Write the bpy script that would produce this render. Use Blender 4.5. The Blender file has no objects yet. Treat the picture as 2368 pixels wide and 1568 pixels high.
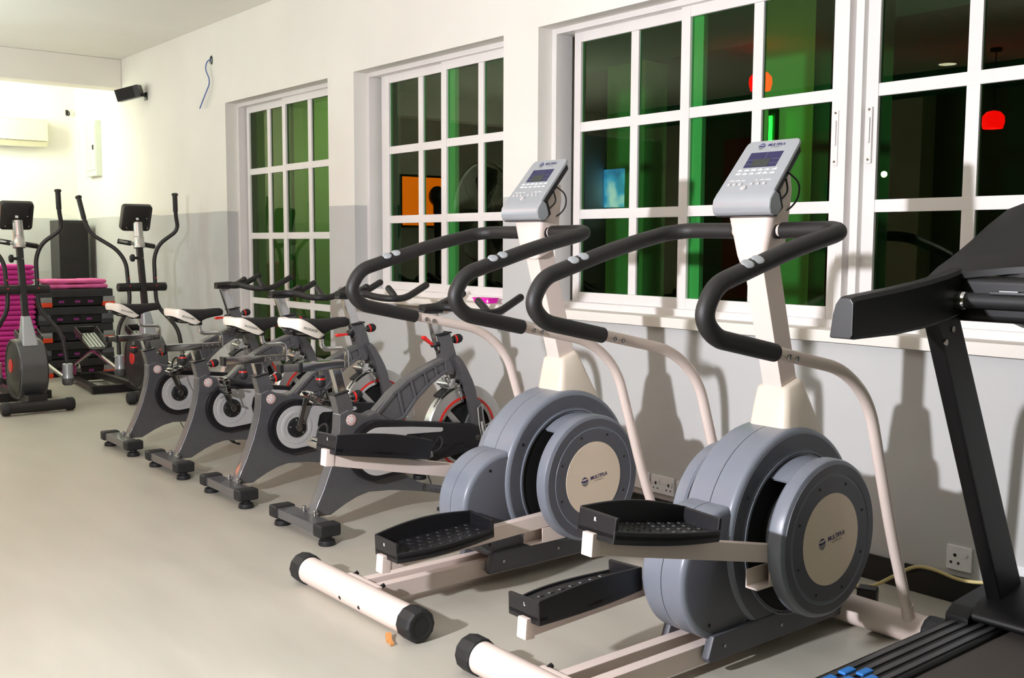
import bpy, bmesh, math, random
from mathutils import Vector, Matrix, Euler
random.seed(7)
PI = math.pi
S = bpy.context.scene
COL = S.collection

# ------------------------------------------------------------------ camera, world, lights, exposure
cam_d = bpy.data.cameras.new('camera'); cam = bpy.data.objects.new('camera', cam_d); COL.objects.link(cam)
cam_d.sensor_width = 36.0; cam_d.lens = 2410.0/2368*36; cam_d.clip_start = .05; cam_d.clip_end = 100
yaw, pitch, roll = math.radians(140.88), math.radians(-5.25), math.radians(.25)
fwd = Vector((math.cos(yaw)*math.cos(pitch), math.sin(yaw)*math.cos(pitch), math.sin(pitch)))
rt = Vector((math.sin(yaw), -math.cos(yaw), 0)); up = rt.cross(fwd)
r2 = math.cos(roll)*rt + math.sin(roll)*up; u2 = -math.sin(roll)*rt + math.cos(roll)*up
m = Matrix.Identity(4)
for i in range(3):
    m[i][0], m[i][1], m[i][2] = r2[i], u2[i], -fwd[i]
m[2][3] = 1.3
cam.matrix_world = m
S.camera = cam

w = bpy.data.worlds.new('world'); S.world = w; w.use_nodes = True
w.node_tree.nodes['Background'].inputs[0].default_value = (.05, .07, .06, 1)
w.node_tree.nodes['Background'].inputs[1].default_value = .25

def lamp(name, kind, loc, energy, color, size=.1, size_y=None, target=None, shape='DISK'):
    d = bpy.data.lights.new(name, kind); d.energy = energy; d.color = color
    o = bpy.data.objects.new(name, d); COL.objects.link(o); o.location = loc
    if kind == 'AREA':
        d.shape = 'RECTANGLE' if size_y else shape; d.size = size
        if size_y: d.size_y = size_y
    else:
        d.shadow_soft_size = size
    if target:
        o.rotation_euler = (Vector(target)-Vector(loc)).to_track_quat('-Z', 'Y').to_euler()
    return o
fl = lamp('studio_flash_light', 'SPOT', (-2.16, -1.16, 1.75), 655, (.95, .945, 1.0), .055, target=(-3.0, 3.6, 2.2))
fl.data.spot_size = math.radians(160); fl.data.spot_blend = 1.0
AMB = (.68, 1, .60)
for x, y, z, e, c in ((2.0, .0, 2.2, 13, (.85, 1, .75)), (-2.2, -2.6, 2.5, 5, AMB), (-5.8, -2.0, 2.0, 8, AMB), (-8.0, .4, 2.0, 16, (.85, 1, .86)), (-9.8, -.8, 2.0, 40, (.88, 1, .88))):
    lamp('ceiling_bulb', 'POINT', (x, y, z), e, c, .03)
lamp('ceiling_fill', 'AREA', (-8.6, -.1, 1.5), 84, (.88, 1, .98), 2.4, 1.8, target=(-8.6, -.1, 3))  # unseen area fill added to brighten the ceiling
lamp('beam_tube_light', 'AREA', (-11.0, 2.0, 2.96), 56, (.90, 1, .74), .10, 1.6, target=(-11.9, 2.9, 2.2))
lamp('garden_light_far', 'POINT', (-11.0, 5.0, 2.5), 17, (.95, .85, .35), .15)
lamp('garden_light_near', 'POINT', (-4.6, 5.3, 2.4), 5, (1, .85, .25), .15)
S.view_settings.view_transform = 'Standard'; S.view_settings.look = 'None'
S.view_settings.gamma = 1; S.view_settings.exposure = .35
S.view_settings.use_curve_mapping = False
S.cycles.max_bounces = 8; S.cycles.transparent_max_bounces = 12
S.cycles.sample_clamp_indirect = 6
S.cycles.caustics_reflective = False; S.cycles.caustics_refractive = False

# ------------------------------------------------------------------ materials
def lin(c): return tuple(((v/255)/12.92 if v/255 <= .04045 else ((v/255+.055)/1.055)**2.4) for v in c)
MATS = {}
def mat(name, rgb, rough=.5, metal=0, spec=.5, noise=.06, scale=8, bump=0, bscale=200, emit=0, coat=0):
    k = bpy.data.materials.new(name); k.use_nodes = True; nt = k.node_tree; b = nt.nodes['Principled BSDF']
    c = lin(rgb)
    b.inputs['Roughness'].default_value = rough; b.inputs['Metallic'].default_value = metal
    b.inputs['Specular IOR Level'].default_value = spec; b.inputs['Coat Weight'].default_value = coat
    tc = nt.nodes.new('ShaderNodeTexCoord'); nz = nt.nodes.new('ShaderNodeTexNoise'); nz.inputs['Scale'].default_value = scale
    nz.inputs['Detail'].default_value = 4
    nt.links.new(tc.outputs['Object'], nz.inputs['Vector'])
    rp = nt.nodes.new('ShaderNodeValToRGB')
    rp.color_ramp.elements[0].position = .3; rp.color_ramp.elements[1].position = .7
    rp.color_ramp.elements[0].color = (*[v*(1-noise) for v in c], 1); rp.color_ramp.elements[1].color = (*[min(1, v*(1+noise)) for v in c], 1)
    nt.links.new(nz.outputs['Fac'], rp.inputs['Fac']); nt.links.new(rp.outputs['Color'], b.inputs['Base Color'])
    if bump:
        n2 = nt.nodes.new('ShaderNodeTexNoise'); n2.inputs['Scale'].default_value = bscale
        bp = nt.nodes.new('ShaderNodeBump'); bp.inputs['Strength'].default_value = bump; bp.inputs['Distance'].default_value = .002
        nt.links.new(tc.outputs['Object'], n2.inputs['Vector']); nt.links.new(n2.outputs['Fac'], bp.inputs['Height']); nt.links.new(bp.outputs['Normal'], b.inputs['Normal'])
    if emit:
        b.inputs['Emission Color'].default_value = (*c, 1); b.inputs['Emission Strength'].default_value = emit
    MATS[name] = k
    return k
mat('white_plaster', (236, 230, 222), .85, noise=.03, scale=1.5, bump=.15, bscale=60)
mat('ceiling_paint', (238, 236, 228), .9, noise=.03, scale=1.2)
mat('cream_metal', (228, 211, 203), .38, noise=.02)
mat('cream_plastic', (224, 211, 194), .42, noise=.02)
mat('window_frame', (232, 228, 226), .35, noise=.03, scale=3)
mat('grey_shell', (122, 127, 138), .34, noise=.03, bump=.05, bscale=900)
mat('shaded_shell', (84, 85, 93), .45, noise=.04, bump=.1, bscale=900)  # the grey shell plastic again, with side shade put into its colour
mat('beige_print', (230, 213, 192), .5, noise=.03)
mat('black_plastic', (25, 24, 27), .36, noise=.1, bump=.08, bscale=400)
mat('black_foam', (29, 27, 27), .5, noise=.1, bump=.3, bscale=500)
mat('black_rubber', (26, 26, 28), .6, noise=.1, bump=.2, bscale=300)
mat('void_black', (8, 8, 9), .7, noise=.1)
mat('silver_plastic', (178, 182, 188), .3, .45, noise=.02)
mat('chrome', (205, 205, 205), .09, 1, noise=.03)
mat('steel', (165, 163, 160), .22, 1, noise=.05)
mat('aluminium', (200, 198, 195), .33, .85, noise=.04)
mat('bike_grey', (94, 93, 96), .34, .35, noise=.05, scale=40, coat=.45)
mat('light_grey', (186, 184, 184), .4, .1, noise=.03)
mat('red', (226, 38, 30), .35, noise=.05)
mat('dark_red', (150, 22, 24), .4, noise=.05)
mat('white_leather', (236, 228, 216), .4, noise=.03)
mat('black_cloth', (27, 24, 25), .8, noise=.15, bump=.3, bscale=600)
mat('navy_print', (48, 44, 104), .5, noise=.02)
mat('grey_print', (120, 124, 122), .5, noise=.02)
mat('white_print', (235, 236, 232), .5, noise=.02)
mat('screen', (36, 36, 78), .15, noise=.05)
mat('screen_dark', (50, 56, 52), .15, noise=.05)
mat('dot_red', (226, 90, 84), .5, noise=.02)
mat('badge_grey', (206, 196, 194), .45, noise=.03)
mat('magenta_foam', (196, 40, 138), .75, noise=.08, bump=.2, bscale=150)
mat('pink_foam', (216, 96, 156), .75, noise=.1, bump=.2, bscale=150)
mat('step_black', (44, 43, 44), .7, noise=.1, bump=.3, bscale=200)
mat('step_grey', (140, 140, 140), .6, noise=.05)
mat('step_dark_grey', (84, 84, 90), .6, noise=.05)
mat('orange', (236, 70, 34), .5, noise=.05)
mat('purple', (140, 44, 126), .6, noise=.05)
mat('elliptical_grey', (96, 96, 98), .34, .4, noise=.05)
mat('elliptical_black', (40, 38, 38), .4, .2, noise=.08)
mat('tile_black', (20, 19, 19), .12, noise=.2)
mat('socket_white', (236, 236, 238), .35, noise=.01)
mat('cable_cream', (206, 190, 130), .5, noise=.03)
mat('blue_wire', (60, 96, 170), .5, noise=.03)
mat('blue_pad', (40, 120, 200), .5, noise=.05)
mat('hot_pink', (244, 20, 196), .4, noise=.03)
mat('panel_box', (214, 220, 206), .5, noise=.02)
mat('ac_cream', (226, 220, 190), .4, noise=.02)
mat('treadmill_black', (16, 15, 16), .42, spec=.3, noise=.1)
mat('treadmill_grey', (70, 70, 72), .35, .3, noise=.05)
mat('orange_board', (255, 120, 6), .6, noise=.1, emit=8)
mat('olive_wall', (112, 122, 88), .85, noise=.05)
mat('red_wall', (150, 40, 30), .7, noise=.05)
mat('green_beam', (40, 110, 80), .7, noise=.05)
mat('pendant_red', (255, 6, 3), .4, noise=.02, emit=26)
mat('lamp_white', (255, 250, 235), .4, noise=.01, emit=16)
mat('lamp_green', (40, 255, 60), .4, noise=.01, emit=9)
mat('garden_wall', (226, 226, 205), .8, noise=.08, scale=1.5)
mat('dark_ground', (50, 52, 48), .9, noise=.15)
mat('night_wall', (16, 18, 15), .9, noise=.15)
mat('wood_scrap', (206, 140, 74), .7, noise=.1)

def floor_mat():
    k = mat('vinyl_floor', (180, 176, 164), .42, noise=.0)
    nt = k.node_tree; b = nt.nodes['Principled BSDF']; rp = [n for n in nt.nodes if n.type == 'VALTORGB'][0]
    geo = nt.nodes.new('ShaderNodeNewGeometry')
    mp = nt.nodes.new('ShaderNodeMapping'); mp.inputs['Scale'].default_value = (1.2, 5, 1)
    nz = nt.nodes.new('ShaderNodeTexNoise'); nz.inputs['Scale'].default_value = 1.3; nz.inputs['Detail'].default_value = 6
    nt.links.new(geo.outputs['Position'], mp.inputs['Vector']); nt.links.new(mp.outputs['Vector'], nz.inputs['Vector'])
    c = lin((180, 176, 164))
    rp.color_ramp.elements[0].color = (*[v*.93 for v in c], 1); rp.color_ramp.elements[1].color = (*[v*1.06 for v in c], 1)
    nt.links.new(nz.outputs['Fac'], rp.inputs['Fac'])
    mr = nt.nodes.new('ShaderNodeMapRange'); mr.inputs['To Min'].default_value = .34; mr.inputs['To Max'].default_value = .5
    nt.links.new(nz.outputs['Fac'], mr.inputs['Value']); nt.links.new(mr.outputs['Result'], b.inputs['Roughness'])
    return k
floor_mat()
def two_tone():
    k = mat('two_tone_wall', (236, 233, 226), .8, noise=.03, scale=1.4, bump=.15, bscale=50)
    nt = k.node_tree; b = nt.nodes['Principled BSDF']; rp = [n for n in nt.nodes if n.type == 'VALTORGB'][0]
    geo = nt.nodes.new('ShaderNodeNewGeometry'); sep = nt.nodes.new('ShaderNodeSeparateXYZ')
    nt.links.new(geo.outputs['Position'], sep.inputs[0])
    nz = nt.nodes.new('ShaderNodeTexNoise'); nz.inputs['Scale'].default_value = 1.6; nz.inputs['Detail'].default_value = 3
    nt.links.new(geo.outputs['Position'], nz.inputs['Vector'])
    ad = nt.nodes.new('ShaderNodeMath'); ad.operation = 'MULTIPLY_ADD'; ad.inputs[1].default_value = .035
    nt.links.new(nz.outputs['Fac'], ad.inputs[0]); nt.links.new(sep.outputs['Z'], ad.inputs[2])
    lt = nt.nodes.new('ShaderNodeMath'); lt.operation = 'LESS_THAN'; lt.inputs[1].default_value = 1.568
    nt.links.new(ad.outputs[0], lt.inputs[0])
    # the grey dado stops a hand's breadth short of the window frames
    ly = nt.nodes.new('ShaderNodeMath'); ly.operation = 'LESS_THAN'; ly.inputs[1].default_value = 3.70
    nt.links.new(sep.outputs['Y'], ly.inputs[0])
    an = nt.nodes.new('ShaderNodeMath'); an.operation = 'MULTIPLY'
    nt.links.new(lt.outputs[0], an.inputs[0]); nt.links.new(ly.outputs[0], an.inputs[1])
    mx = nt.nodes.new('ShaderNodeMix'); mx.data_type = 'RGBA'
    mx.inputs[7].default_value = (*lin((196, 196, 195)), 1)
    nt.links.new(an.outputs[0], mx.inputs[0]); nt.links.new(rp.outputs['Color'], mx.inputs[6])
    nt.links.new(mx.outputs[2], b.inputs['Base Color'])
    return k
two_tone()
def glass_mat():
    k = bpy.data.materials.new('green_glass'); k.use_nodes = True; nt = k.node_tree
    for n in list(nt.nodes): nt.nodes.remove(n)
    out = nt.nodes.new('ShaderNodeOutputMaterial'); mx = nt.nodes.new('ShaderNodeMixShader')
    tr = nt.nodes.new('ShaderNodeBsdfTransparent'); gl = nt.nodes.new('ShaderNodeBsdfGlossy'); fr = nt.nodes.new('ShaderNodeFresnel')
    tr.inputs[0].default_value = (.22, .64, .28, 1); gl.inputs['Roughness'].default_value = .0; gl.inputs[0].default_value = (.52, .56, .38, 1)
    fr.inputs['IOR'].default_value = 1.55
    nt.links.new(fr.outputs[0], mx.inputs[0]); nt.links.new(tr.outputs[0], mx.inputs[1]); nt.links.new(gl.outputs[0], mx.inputs[2])
    nt.links.new(mx.outputs[0], out.inputs[0]); MATS['green_glass'] = k
glass_mat()
def tv_mat():
    k = mat('tv_picture', (60, 140, 220), .3, noise=.0)
    nt = k.node_tree; b = nt.nodes['Principled BSDF']; rp = [n for n in nt.nodes if n.type == 'VALTORGB'][0]; nz = [n for n in nt.nodes if n.type == 'TEX_NOISE'][0]
    nz.inputs['Scale'].default_value = 3; nz.inputs['Detail'].default_value = 8
    cr = rp.color_ramp; cr.elements[0].color = (.01, .03, .3, 1); cr.elements[1].color = (.6, .95, 1, 1)
    e = cr.elements.new(.52); e.color = (.05, .4, .85, 1)
    nt.links.new(rp.outputs['Color'], b.inputs['Emission Color']); b.inputs['Emission Strength'].default_value = 14
tv_mat()
def belt_mat():
    k = mat('belt', (62, 57, 54), .75, noise=.0)
    nt = k.node_tree; b = nt.nodes['Principled BSDF']; rp = [n for n in nt.nodes if n.type == 'VALTORGB'][0]
    tc = [n for n in nt.nodes if n.type == 'TEX_COORD'][0]
    ck = nt.nodes.new('ShaderNodeTexChecker'); ck.inputs['Scale'].default_value = 330
    nt.links.new(tc.outputs['Object'], ck.inputs['Vector'])
    ck.inputs[1].default_value = (*lin((30, 27, 27)), 1); ck.inputs[2].default_value = (*lin((92, 84, 78)), 1)
    nt.links.new(ck.outputs[0], b.inputs['Base Color'])
belt_mat()
M = MATS

# ------------------------------------------------------------------ mesh helpers
class MB:
    def __init__(s): s.bm = bmesh.new()
    def face(s, pts): return s.bm.faces.new([s.bm.verts.new(p) for p in pts])
    def box(s, c, d, rot=None):
        vs = []
        R = Euler(rot).to_matrix() if rot is not None and not isinstance(rot, Matrix) else rot
        for x in (-.5, .5):
            for y in (-.5, .5):
                for z in (-.5, .5):
                    v = Vector((x*d[0], y*d[1], z*d[2]))
                    if R is not None: v = R @ v
                    vs.append(s.bm.verts.new(v+Vector(c)))
        for f in ((0, 1, 3, 2), (4, 6, 7, 5), (0, 4, 5, 1), (2, 3, 7, 6), (0, 2, 6, 4), (1, 5, 7, 3)):
            s.bm.faces.new([vs[i] for i in f])
        return s
    def bb(s, x0, x1, y0, y1, z0, z1): return s.box(((x0+x1)/2, (y0+y1)/2, (z0+z1)/2), (abs(x1-x0), abs(y1-y0), abs(z1-z0)))
    def beam(s, a, b, wx, wz, side=(1, 0, 0)):
        a, b = Vector(a), Vector(b); d = (b-a); L = d.length; y = d.normalized(); x = Vector(side); x = (x-y*x.dot(y)).normalized(); z = x.cross(y)
        R = Matrix((x, y, z)).transposed()
        return s.box((a+b)/2, (wx, L, wz), R)
    def prism(s, pts, a0, a1, axis='x'):
        def P(a, u, v): return {'x': (a, u, v), 'y': (u, a, v), 'z': (u, v, a)}[axis]
        A = [s.bm.verts.new(P(a0, *p)) for p in pts]; B = [s.bm.verts.new(P(a1, *p)) for p in pts]
        n = len(pts); s.bm.faces.new(A[::-1]); s.bm.faces.new(B)
        for i in range(n): s.bm.faces.new((A[i], A[(i+1) % n], B[(i+1) % n], B[i]))
        return s
    def loft(s, rings, cap=True, closed=True):
        V = [[s.bm.verts.new(p) for p in r] for r in rings]; n = len(rings[0])
        for a, b in zip(V, V[1:]):
            for i in range(n if closed else n-1): s.bm.faces.new((a[i], a[(i+1) % n], b[(i+1) % n], b[i]))
        if cap: s.bm.faces.new(V[0][::-1]); s.bm.faces.new(V[-1])
        return s
    def tube(s, path, r, seg=10, closed=False, cap=True, fil=0, fs=5):
        P = [Vector(p) for p in path]
        if fil: P = fillet(P, fil, fs)
        n = len(P); rings = []; N = None
        for i in range(n):
            if closed: t = (P[(i+1) % n]-P[i-1]).normalized()
            else: t = (P[min(i+1, n-1)]-P[max(i-1, 0)]).normalized()
            if N is None:
                N = t.orthogonal().normalized()
            N = (N-t*N.dot(t)).normalized(); Bn = t.cross(N)
            rr = r[i] if isinstance(r, (list, tuple)) else r
            rings.append([P[i]+(N*math.cos(2*PI*k/seg)+Bn*math.sin(2*PI*k/seg))*rr for k in range(seg)])
        if closed: rings.append(rings[0]); cap = False
        s.loft(rings, cap)
        if closed: bmesh.ops.remove_doubles(s.bm, verts=s.bm.verts, dist=1e-6)
        return s
    def lathe(s, prof, c, ax, seg=24, cap=True, a0=0, a1=2*PI):
        ax = Vector(ax).normalized(); u = ax.orthogonal().normalized()
        if abs(ax.x) > .99: u = Vector((0, 1, 0))
        v = ax.cross(u); c = Vector(c)
        full = abs(a1-a0-2*PI) < 1e-6
        k = seg if full else seg+1
        rings = []
        for rr, h in prof:
            rings.append([c+ax*h+(u*math.cos(a0+(a1-a0)*i/seg)+v*math.sin(a0+(a1-a0)*i/seg))*max(rr, 1e-4) for i in range(k)])
        s.loft(rings, cap and full, closed=full)
        return s
    def ball(s, c, r, sc=(1, 1, 1), u=14, v=9):
        mt = Matrix.Translation(c) @ Matrix.Diagonal((*sc, 1))
        bmesh.ops.create_uvsphere(s.bm, u_segments=u, v_segments=v, radius=r, matrix=mt); return s
    def build(s, name, material, parent=None, bevel=0, seg=2, ang=38, filt=None, loc=None, rot=None, smooth=True, recalc=True):
        bm = s.bm
        if recalc: bmesh.ops.recalc_face_normals(bm, faces=bm.faces)
        if bevel:
            ed = [e for e in bm.edges if len(e.link_faces) == 2 and e.calc_face_angle(0) > math.radians(30) and (filt is None or filt(e))]
            bmesh.ops.bevel(bm, geom=ed, offset=bevel, segments=seg, profile=.6, affect='EDGES', clamp_overlap=True)
        me = bpy.data.meshes.new(name); bm.to_mesh(me); bm.free()
        if smooth:
            me.polygons.foreach_set('use_smooth', [True]*len(me.polygons)); me.set_sharp_from_angle(angle=math.radians(ang))
        me.materials.append(M[material] if isinstance(material, str) else material)
        o = bpy.data.objects.new(name, me); COL.objects.link(o)
        if bevel and smooth:
            wn = o.modifiers.new('weighted_normal', 'WEIGHTED_NORMAL'); wn.keep_sharp = True
        if parent: o.parent = parent
        if loc: o.location = loc
        if rot: o.rotation_euler = rot
        return o
def fillet(P, r, fs=5):
    out = [P[0]]
    rr = r if isinstance(r, (list, tuple)) else [r]*len(P)
    for i in range(1, len(P)-1):
        a, b, c = P[i-1], P[i], P[i+1]; d1 = (a-b); d2 = (c-b); t = min(rr[i], d1.length*.49, d2.length*.49)
        p, q = b+d1.normalized()*t, b+d2.normalized()*t
        for k in range(fs+1):
            f = k/fs; out.append(p*(1-f)**2+b*2*f*(1-f)+q*f*f)
    out.append(P[-1]); return out
def tag(o, label=None, cat=None, group=None, kind=None):
    if label: o['label'] = label
    if cat: o['category'] = cat
    if group: o['group'] = group
    if kind: o['kind'] = kind
    return o
def thing(name, label, cat, loc=(0, 0, 0), rz=0, group=None):
    o = bpy.data.objects.new(name, None); COL.objects.link(o); o.location = loc; o.rotation_euler = (0, 0, rz)
    o.empty_display_size = .1
    return tag(o, label, cat, group)
def copy_tree(o, parent=None):
    c = o.copy(); COL.objects.link(c)
    c.parent = parent
    for ch in list(o.children): copy_tree(ch, c)
    return c
def text(body, size, mw, material, parent, name='lettering', bold=0, shear=0, space=1, align='CENTER'):
    cu = bpy.data.curves.new(name, 'FONT'); cu.body = body; cu.size = size; cu.align_x = align; cu.align_y = 'CENTER'
    cu.offset = bold; cu.shear = shear; cu.extrude = .0002; cu.resolution_u = 2; cu.space_character = space
    t = bpy.data.objects.new(name, cu); COL.objects.link(t)
    bpy.context.view_layer.update()
    me = bpy.data.meshes.new_from_object(t.evaluated_get(bpy.context.evaluated_depsgraph_get()))
    bpy.data.objects.remove(t)
    me.materials.clear(); me.materials.append(M[material])
    o = bpy.data.objects.new(name, me); COL.objects.link(o); o.parent = parent; o.matrix_local = mw
    return o
def frame_m(loc, ex, ey, rot=0):
    ex, ey = Vector(ex).normalized(), Vector(ey).normalized(); ez = ex.cross(ey)
    mm = Matrix((ex, ey, ez)).transposed().to_4x4(); mm.translation = loc
    return mm @ Matrix.Rotation(rot, 4, 'Z')
def struct(o): o['kind'] = 'structure'; return o
def circ(c, r, a0, a1, n): return [(c[0]+r*math.cos(math.radians(a0+(a1-a0)*i/n)), c[1]+r*math.sin(math.radians(a0+(a1-a0)*i/n))) for i in range(n+1)]

# ------------------------------------------------------------------ room
XB, XF, YL, YW, ZC = -12.07, 2.4, -4.2, 3.6, 3.08
struct(MB().bb(XB, XF, YL, YW+.02, -.1, 0).build('floor', 'vinyl_floor'))
struct(MB().bb(XB-.2, XF+.2, YL-.2, YW+.3, ZC, ZC+.15).build('ceiling', 'ceiling_paint'))
struct(MB().bb(XB-.2, XB, YL-.2, YW+.3, -.1, ZC).build('wall_back', 'two_tone_wall'))
struct(MB().bb(XB, XF, YL-.2, YL, -.1, ZC).build('wall_left', 'olive_wall'))
struct(MB().bb(XF, XF+.2, YL-.2, YW+.3, -.1, ZC).build('wall_front', 'olive_wall'))
# window wall with its openings
xs = [XB, -8.12, -6.44, -6.095, -4.51, -4.22, -.5, XF]
TOP, SILL = 2.42, .95
wb = MB()
wt0, wt1 = YW, YW+.27
for i in range(7):
    x0, x1 = xs[i], xs[i+1]
    if i in (0, 2, 4, 6): wb.bb(x0, x1, wt0, wt1, -.1, ZC)
    elif i == 1: wb.bb(x0, x1, wt0, wt1, TOP, ZC)
    else: wb.bb(x0, x1, wt0, wt1, -.1, SILL); wb.bb(x0, x1, wt0, wt1, TOP, ZC)
struct(wb.build('wall_right', 'two_tone_wall'))
# sill slabs, slightly proud of the wall, with an uneven plaster lip
def sill(name, x0, x1):
    b = MB(); n = int((x1-x0)/.12); prof = []
    for i in range(n+1):
        prof.append((x0+(x1-x0)*i/n, YW-.035+random.uniform(-.006, .006)))
    b.prism(prof+[(x1, YW+.14), (x0, YW+.14)], SILL-.035, SILL+.012, 'z')
    return struct(b.build(name, 'white_plaster', bevel=.004))
sill('trim_1', -6.095, -4.51); sill('trim_2', -4.22, -.5)
struct(MB().bb(-10.78, -10.53, YL, YW, 2.80, ZC).build('trim_3', 'white_plaster', bevel=.01))
# black skirting tiles
bt = thing('baseboard_right', None, None); struct(bt)
x = XB+.02
tilem = None
while x < XF-.05:
    x1 = min(x+.395, XF)
    if not (x1 > -8.2 and x < -6.4):
        tl = MB().bb(x, x1-.004, YW-.014+random.uniform(0, .002), YW, 0, .10).build('tile', 'tile_black', bt, bevel=.002)
    x += .40

# windows: aluminium sliding windows on two tracks
YF = 3.74
def leaf(parent, x0, x1, z0, z1, y, bars_x, bars_z, st_l, st_r, rail_t=.06, rail_b=.06, handle=None):
    d = .03
    fr = MB()
    fr.bb(x0, x0+st_l, y-d/2, y+d/2, z0, z1); fr.bb(x1-st_r, x1, y-d/2, y+d/2, z0, z1)
    fr.bb(x0+st_l, x1-st_r, y-d/2, y+d/2, z0, z0+rail_b); fr.bb(x0+st_l, x1-st_r, y-d/2, y+d/2, z1-rail_t, z1)
    sash = fr.build('sash', 'window_frame', parent, bevel=.003)
    for bx in bars_x: MB().bb(bx-.026, bx+.026, y-.012, y+.012, z0+rail_b, z1-rail_t).build('glazing_bar', 'window_frame', sash, bevel=.003)
    for bz in bars_z: MB().bb(x0+st_l, x1-st_r, y-.013, y+.013, bz-.025, bz+.025).build('glazing_bar', 'window_frame', sash, bevel=.003)
    gx = [x0+st_l]+[b for b in bars_x]+[x1-st_r]; gz = [z0+rail_b]+sorted(bars_z)+[z1-rail_t]
    for i in range(len(gx)-1):
        for j in range(len(gz)-1):
            q = MB(); q.face([(gx[i], y, gz[j]), (gx[i+1], y, gz[j]), (gx[i+1], y, gz[j+1]), (gx[i], y, gz[j+1])])
            q.build('pane', 'green_glass', sash, smooth=False, recalc=False)
    if handle is not None:
        h = MB().bb(handle-.012, handle+.012, y-d/2-.012, y-d/2, 1.62, 1.84)
        h.bb(handle-.006, handle+.006, y-d/2-.02, y-d/2-.012, 1.70, 1.80); h.build('latch', 'window_frame', sash, bevel=.002)
        MB().lathe([(.005, 0), (.005, .003)], (handle, y-d/2-.015, 1.83), (0, 1, 0), 8).lathe([(.005, 0), (.005, .003)], (handle, y-d/2-.015, 1.635), (0, 1, 0), 8).build('screw', 'steel', sash)
    return sash
def window(name, x0, x1, z0, z1, xm, leaves):
    w_ = struct(thing(name, None, None))
    o = MB(); y0, y1 = YF-.045, YF+.07
    o.bb(x0, x0+.035, y0, y1, z0, z1).bb(x1-.035, x1, y0, y1, z0, z1).bb(x0+.035, x1-.035, y0, y1, z1-.03, z1).bb(x0+.035, x1-.035, y0, y1, z0, z0+.035)
    o.build('window_frame', 'window_frame', w_, bevel=.003)
    for L in leaves: leaf(w_, *L)
    return w_
rows = [1.453, 1.905]
BW = [.824, 1.351, 1.868]
window('window_1', -8.12, -6.44, .02, TOP, -7.35, [
    (-8.06, -7.30, .06, TOP-.02, YF+.03, [-7.67], [.31]+BW, .045, .06),
    (-7.375, -6.48, .06, TOP-.02, YF, [-6.945], [.31]+BW, .055, .05)])
window('window_2', -6.095, -4.51, SILL+.01, TOP, -5.25, [
    (-6.0, -5.17, .985, TOP-.02, YF+.03, [-5.545], rows, .09, .10),
    (-5.275, -4.545, .985, TOP-.02, YF, [-4.88], rows, .055, .05)])
window('window_3', -4.22, -2.435, SILL+.01, TOP, -3.33, [
    (-4.11, -3.235, .985, TOP-.02, YF+.03, [-3.675], rows, .05, .10, .06, .06),
    (-3.345, -2.47, .985, TOP-.02, YF, [-2.905], rows, .055, .055, .06, .06, -2.497)])
window('window_4', -2.405, -.5, SILL+.01, TOP, -1.5, [
    (-2.372, -1.44, .985, TOP-.02, YF, [-1.935], rows, .055, .055, .06, .06, -2.345),
    (-1.52, -.54, .985, TOP-.02, YF+.03, [-1.03], rows, .10, .05)])
struct(MB().bb(-2.435, -2.405, YF+.0, YF+.05, SILL, TOP).build('trim_4', 'window_frame', bevel=.002))

# outside the windows: a lit boundary wall, piers and an eave
struct(MB().bb(-16, 6, YW+.3, 9, -.15, -.02).build('trim_5', 'dark_ground'))
struct(MB().bb(-16, -11.9, 6.3, 6.5, 0, 3.2).bb(-11.6, -10.5, 6.3, 6.5, 0, 3.2).bb(-11.9, -11.6, 6.4, 6.5, 0, 3.2).bb(-16, -10.5, 4.2, 6.5, 3.0, 3.2).build('trim_6', 'garden_wall'))
struct(MB().bb(-4.85, -4.42, 6.3, 6.5, 0, 3.4).bb(-4.42, -4.30, 6.9, 7.1, 0, 3.4).bb(-7.4, -6.9, 7.2, 7.5, 0, 3.0).build('trim_7', 'garden_wall'))
struct(MB().bb(-10.5, 6, 9, 9.2, 0, 3.4).bb(-10.45, -9.9, 6.8, 9.0, 0, 3.4).build('trim_11', 'night_wall'))

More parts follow.
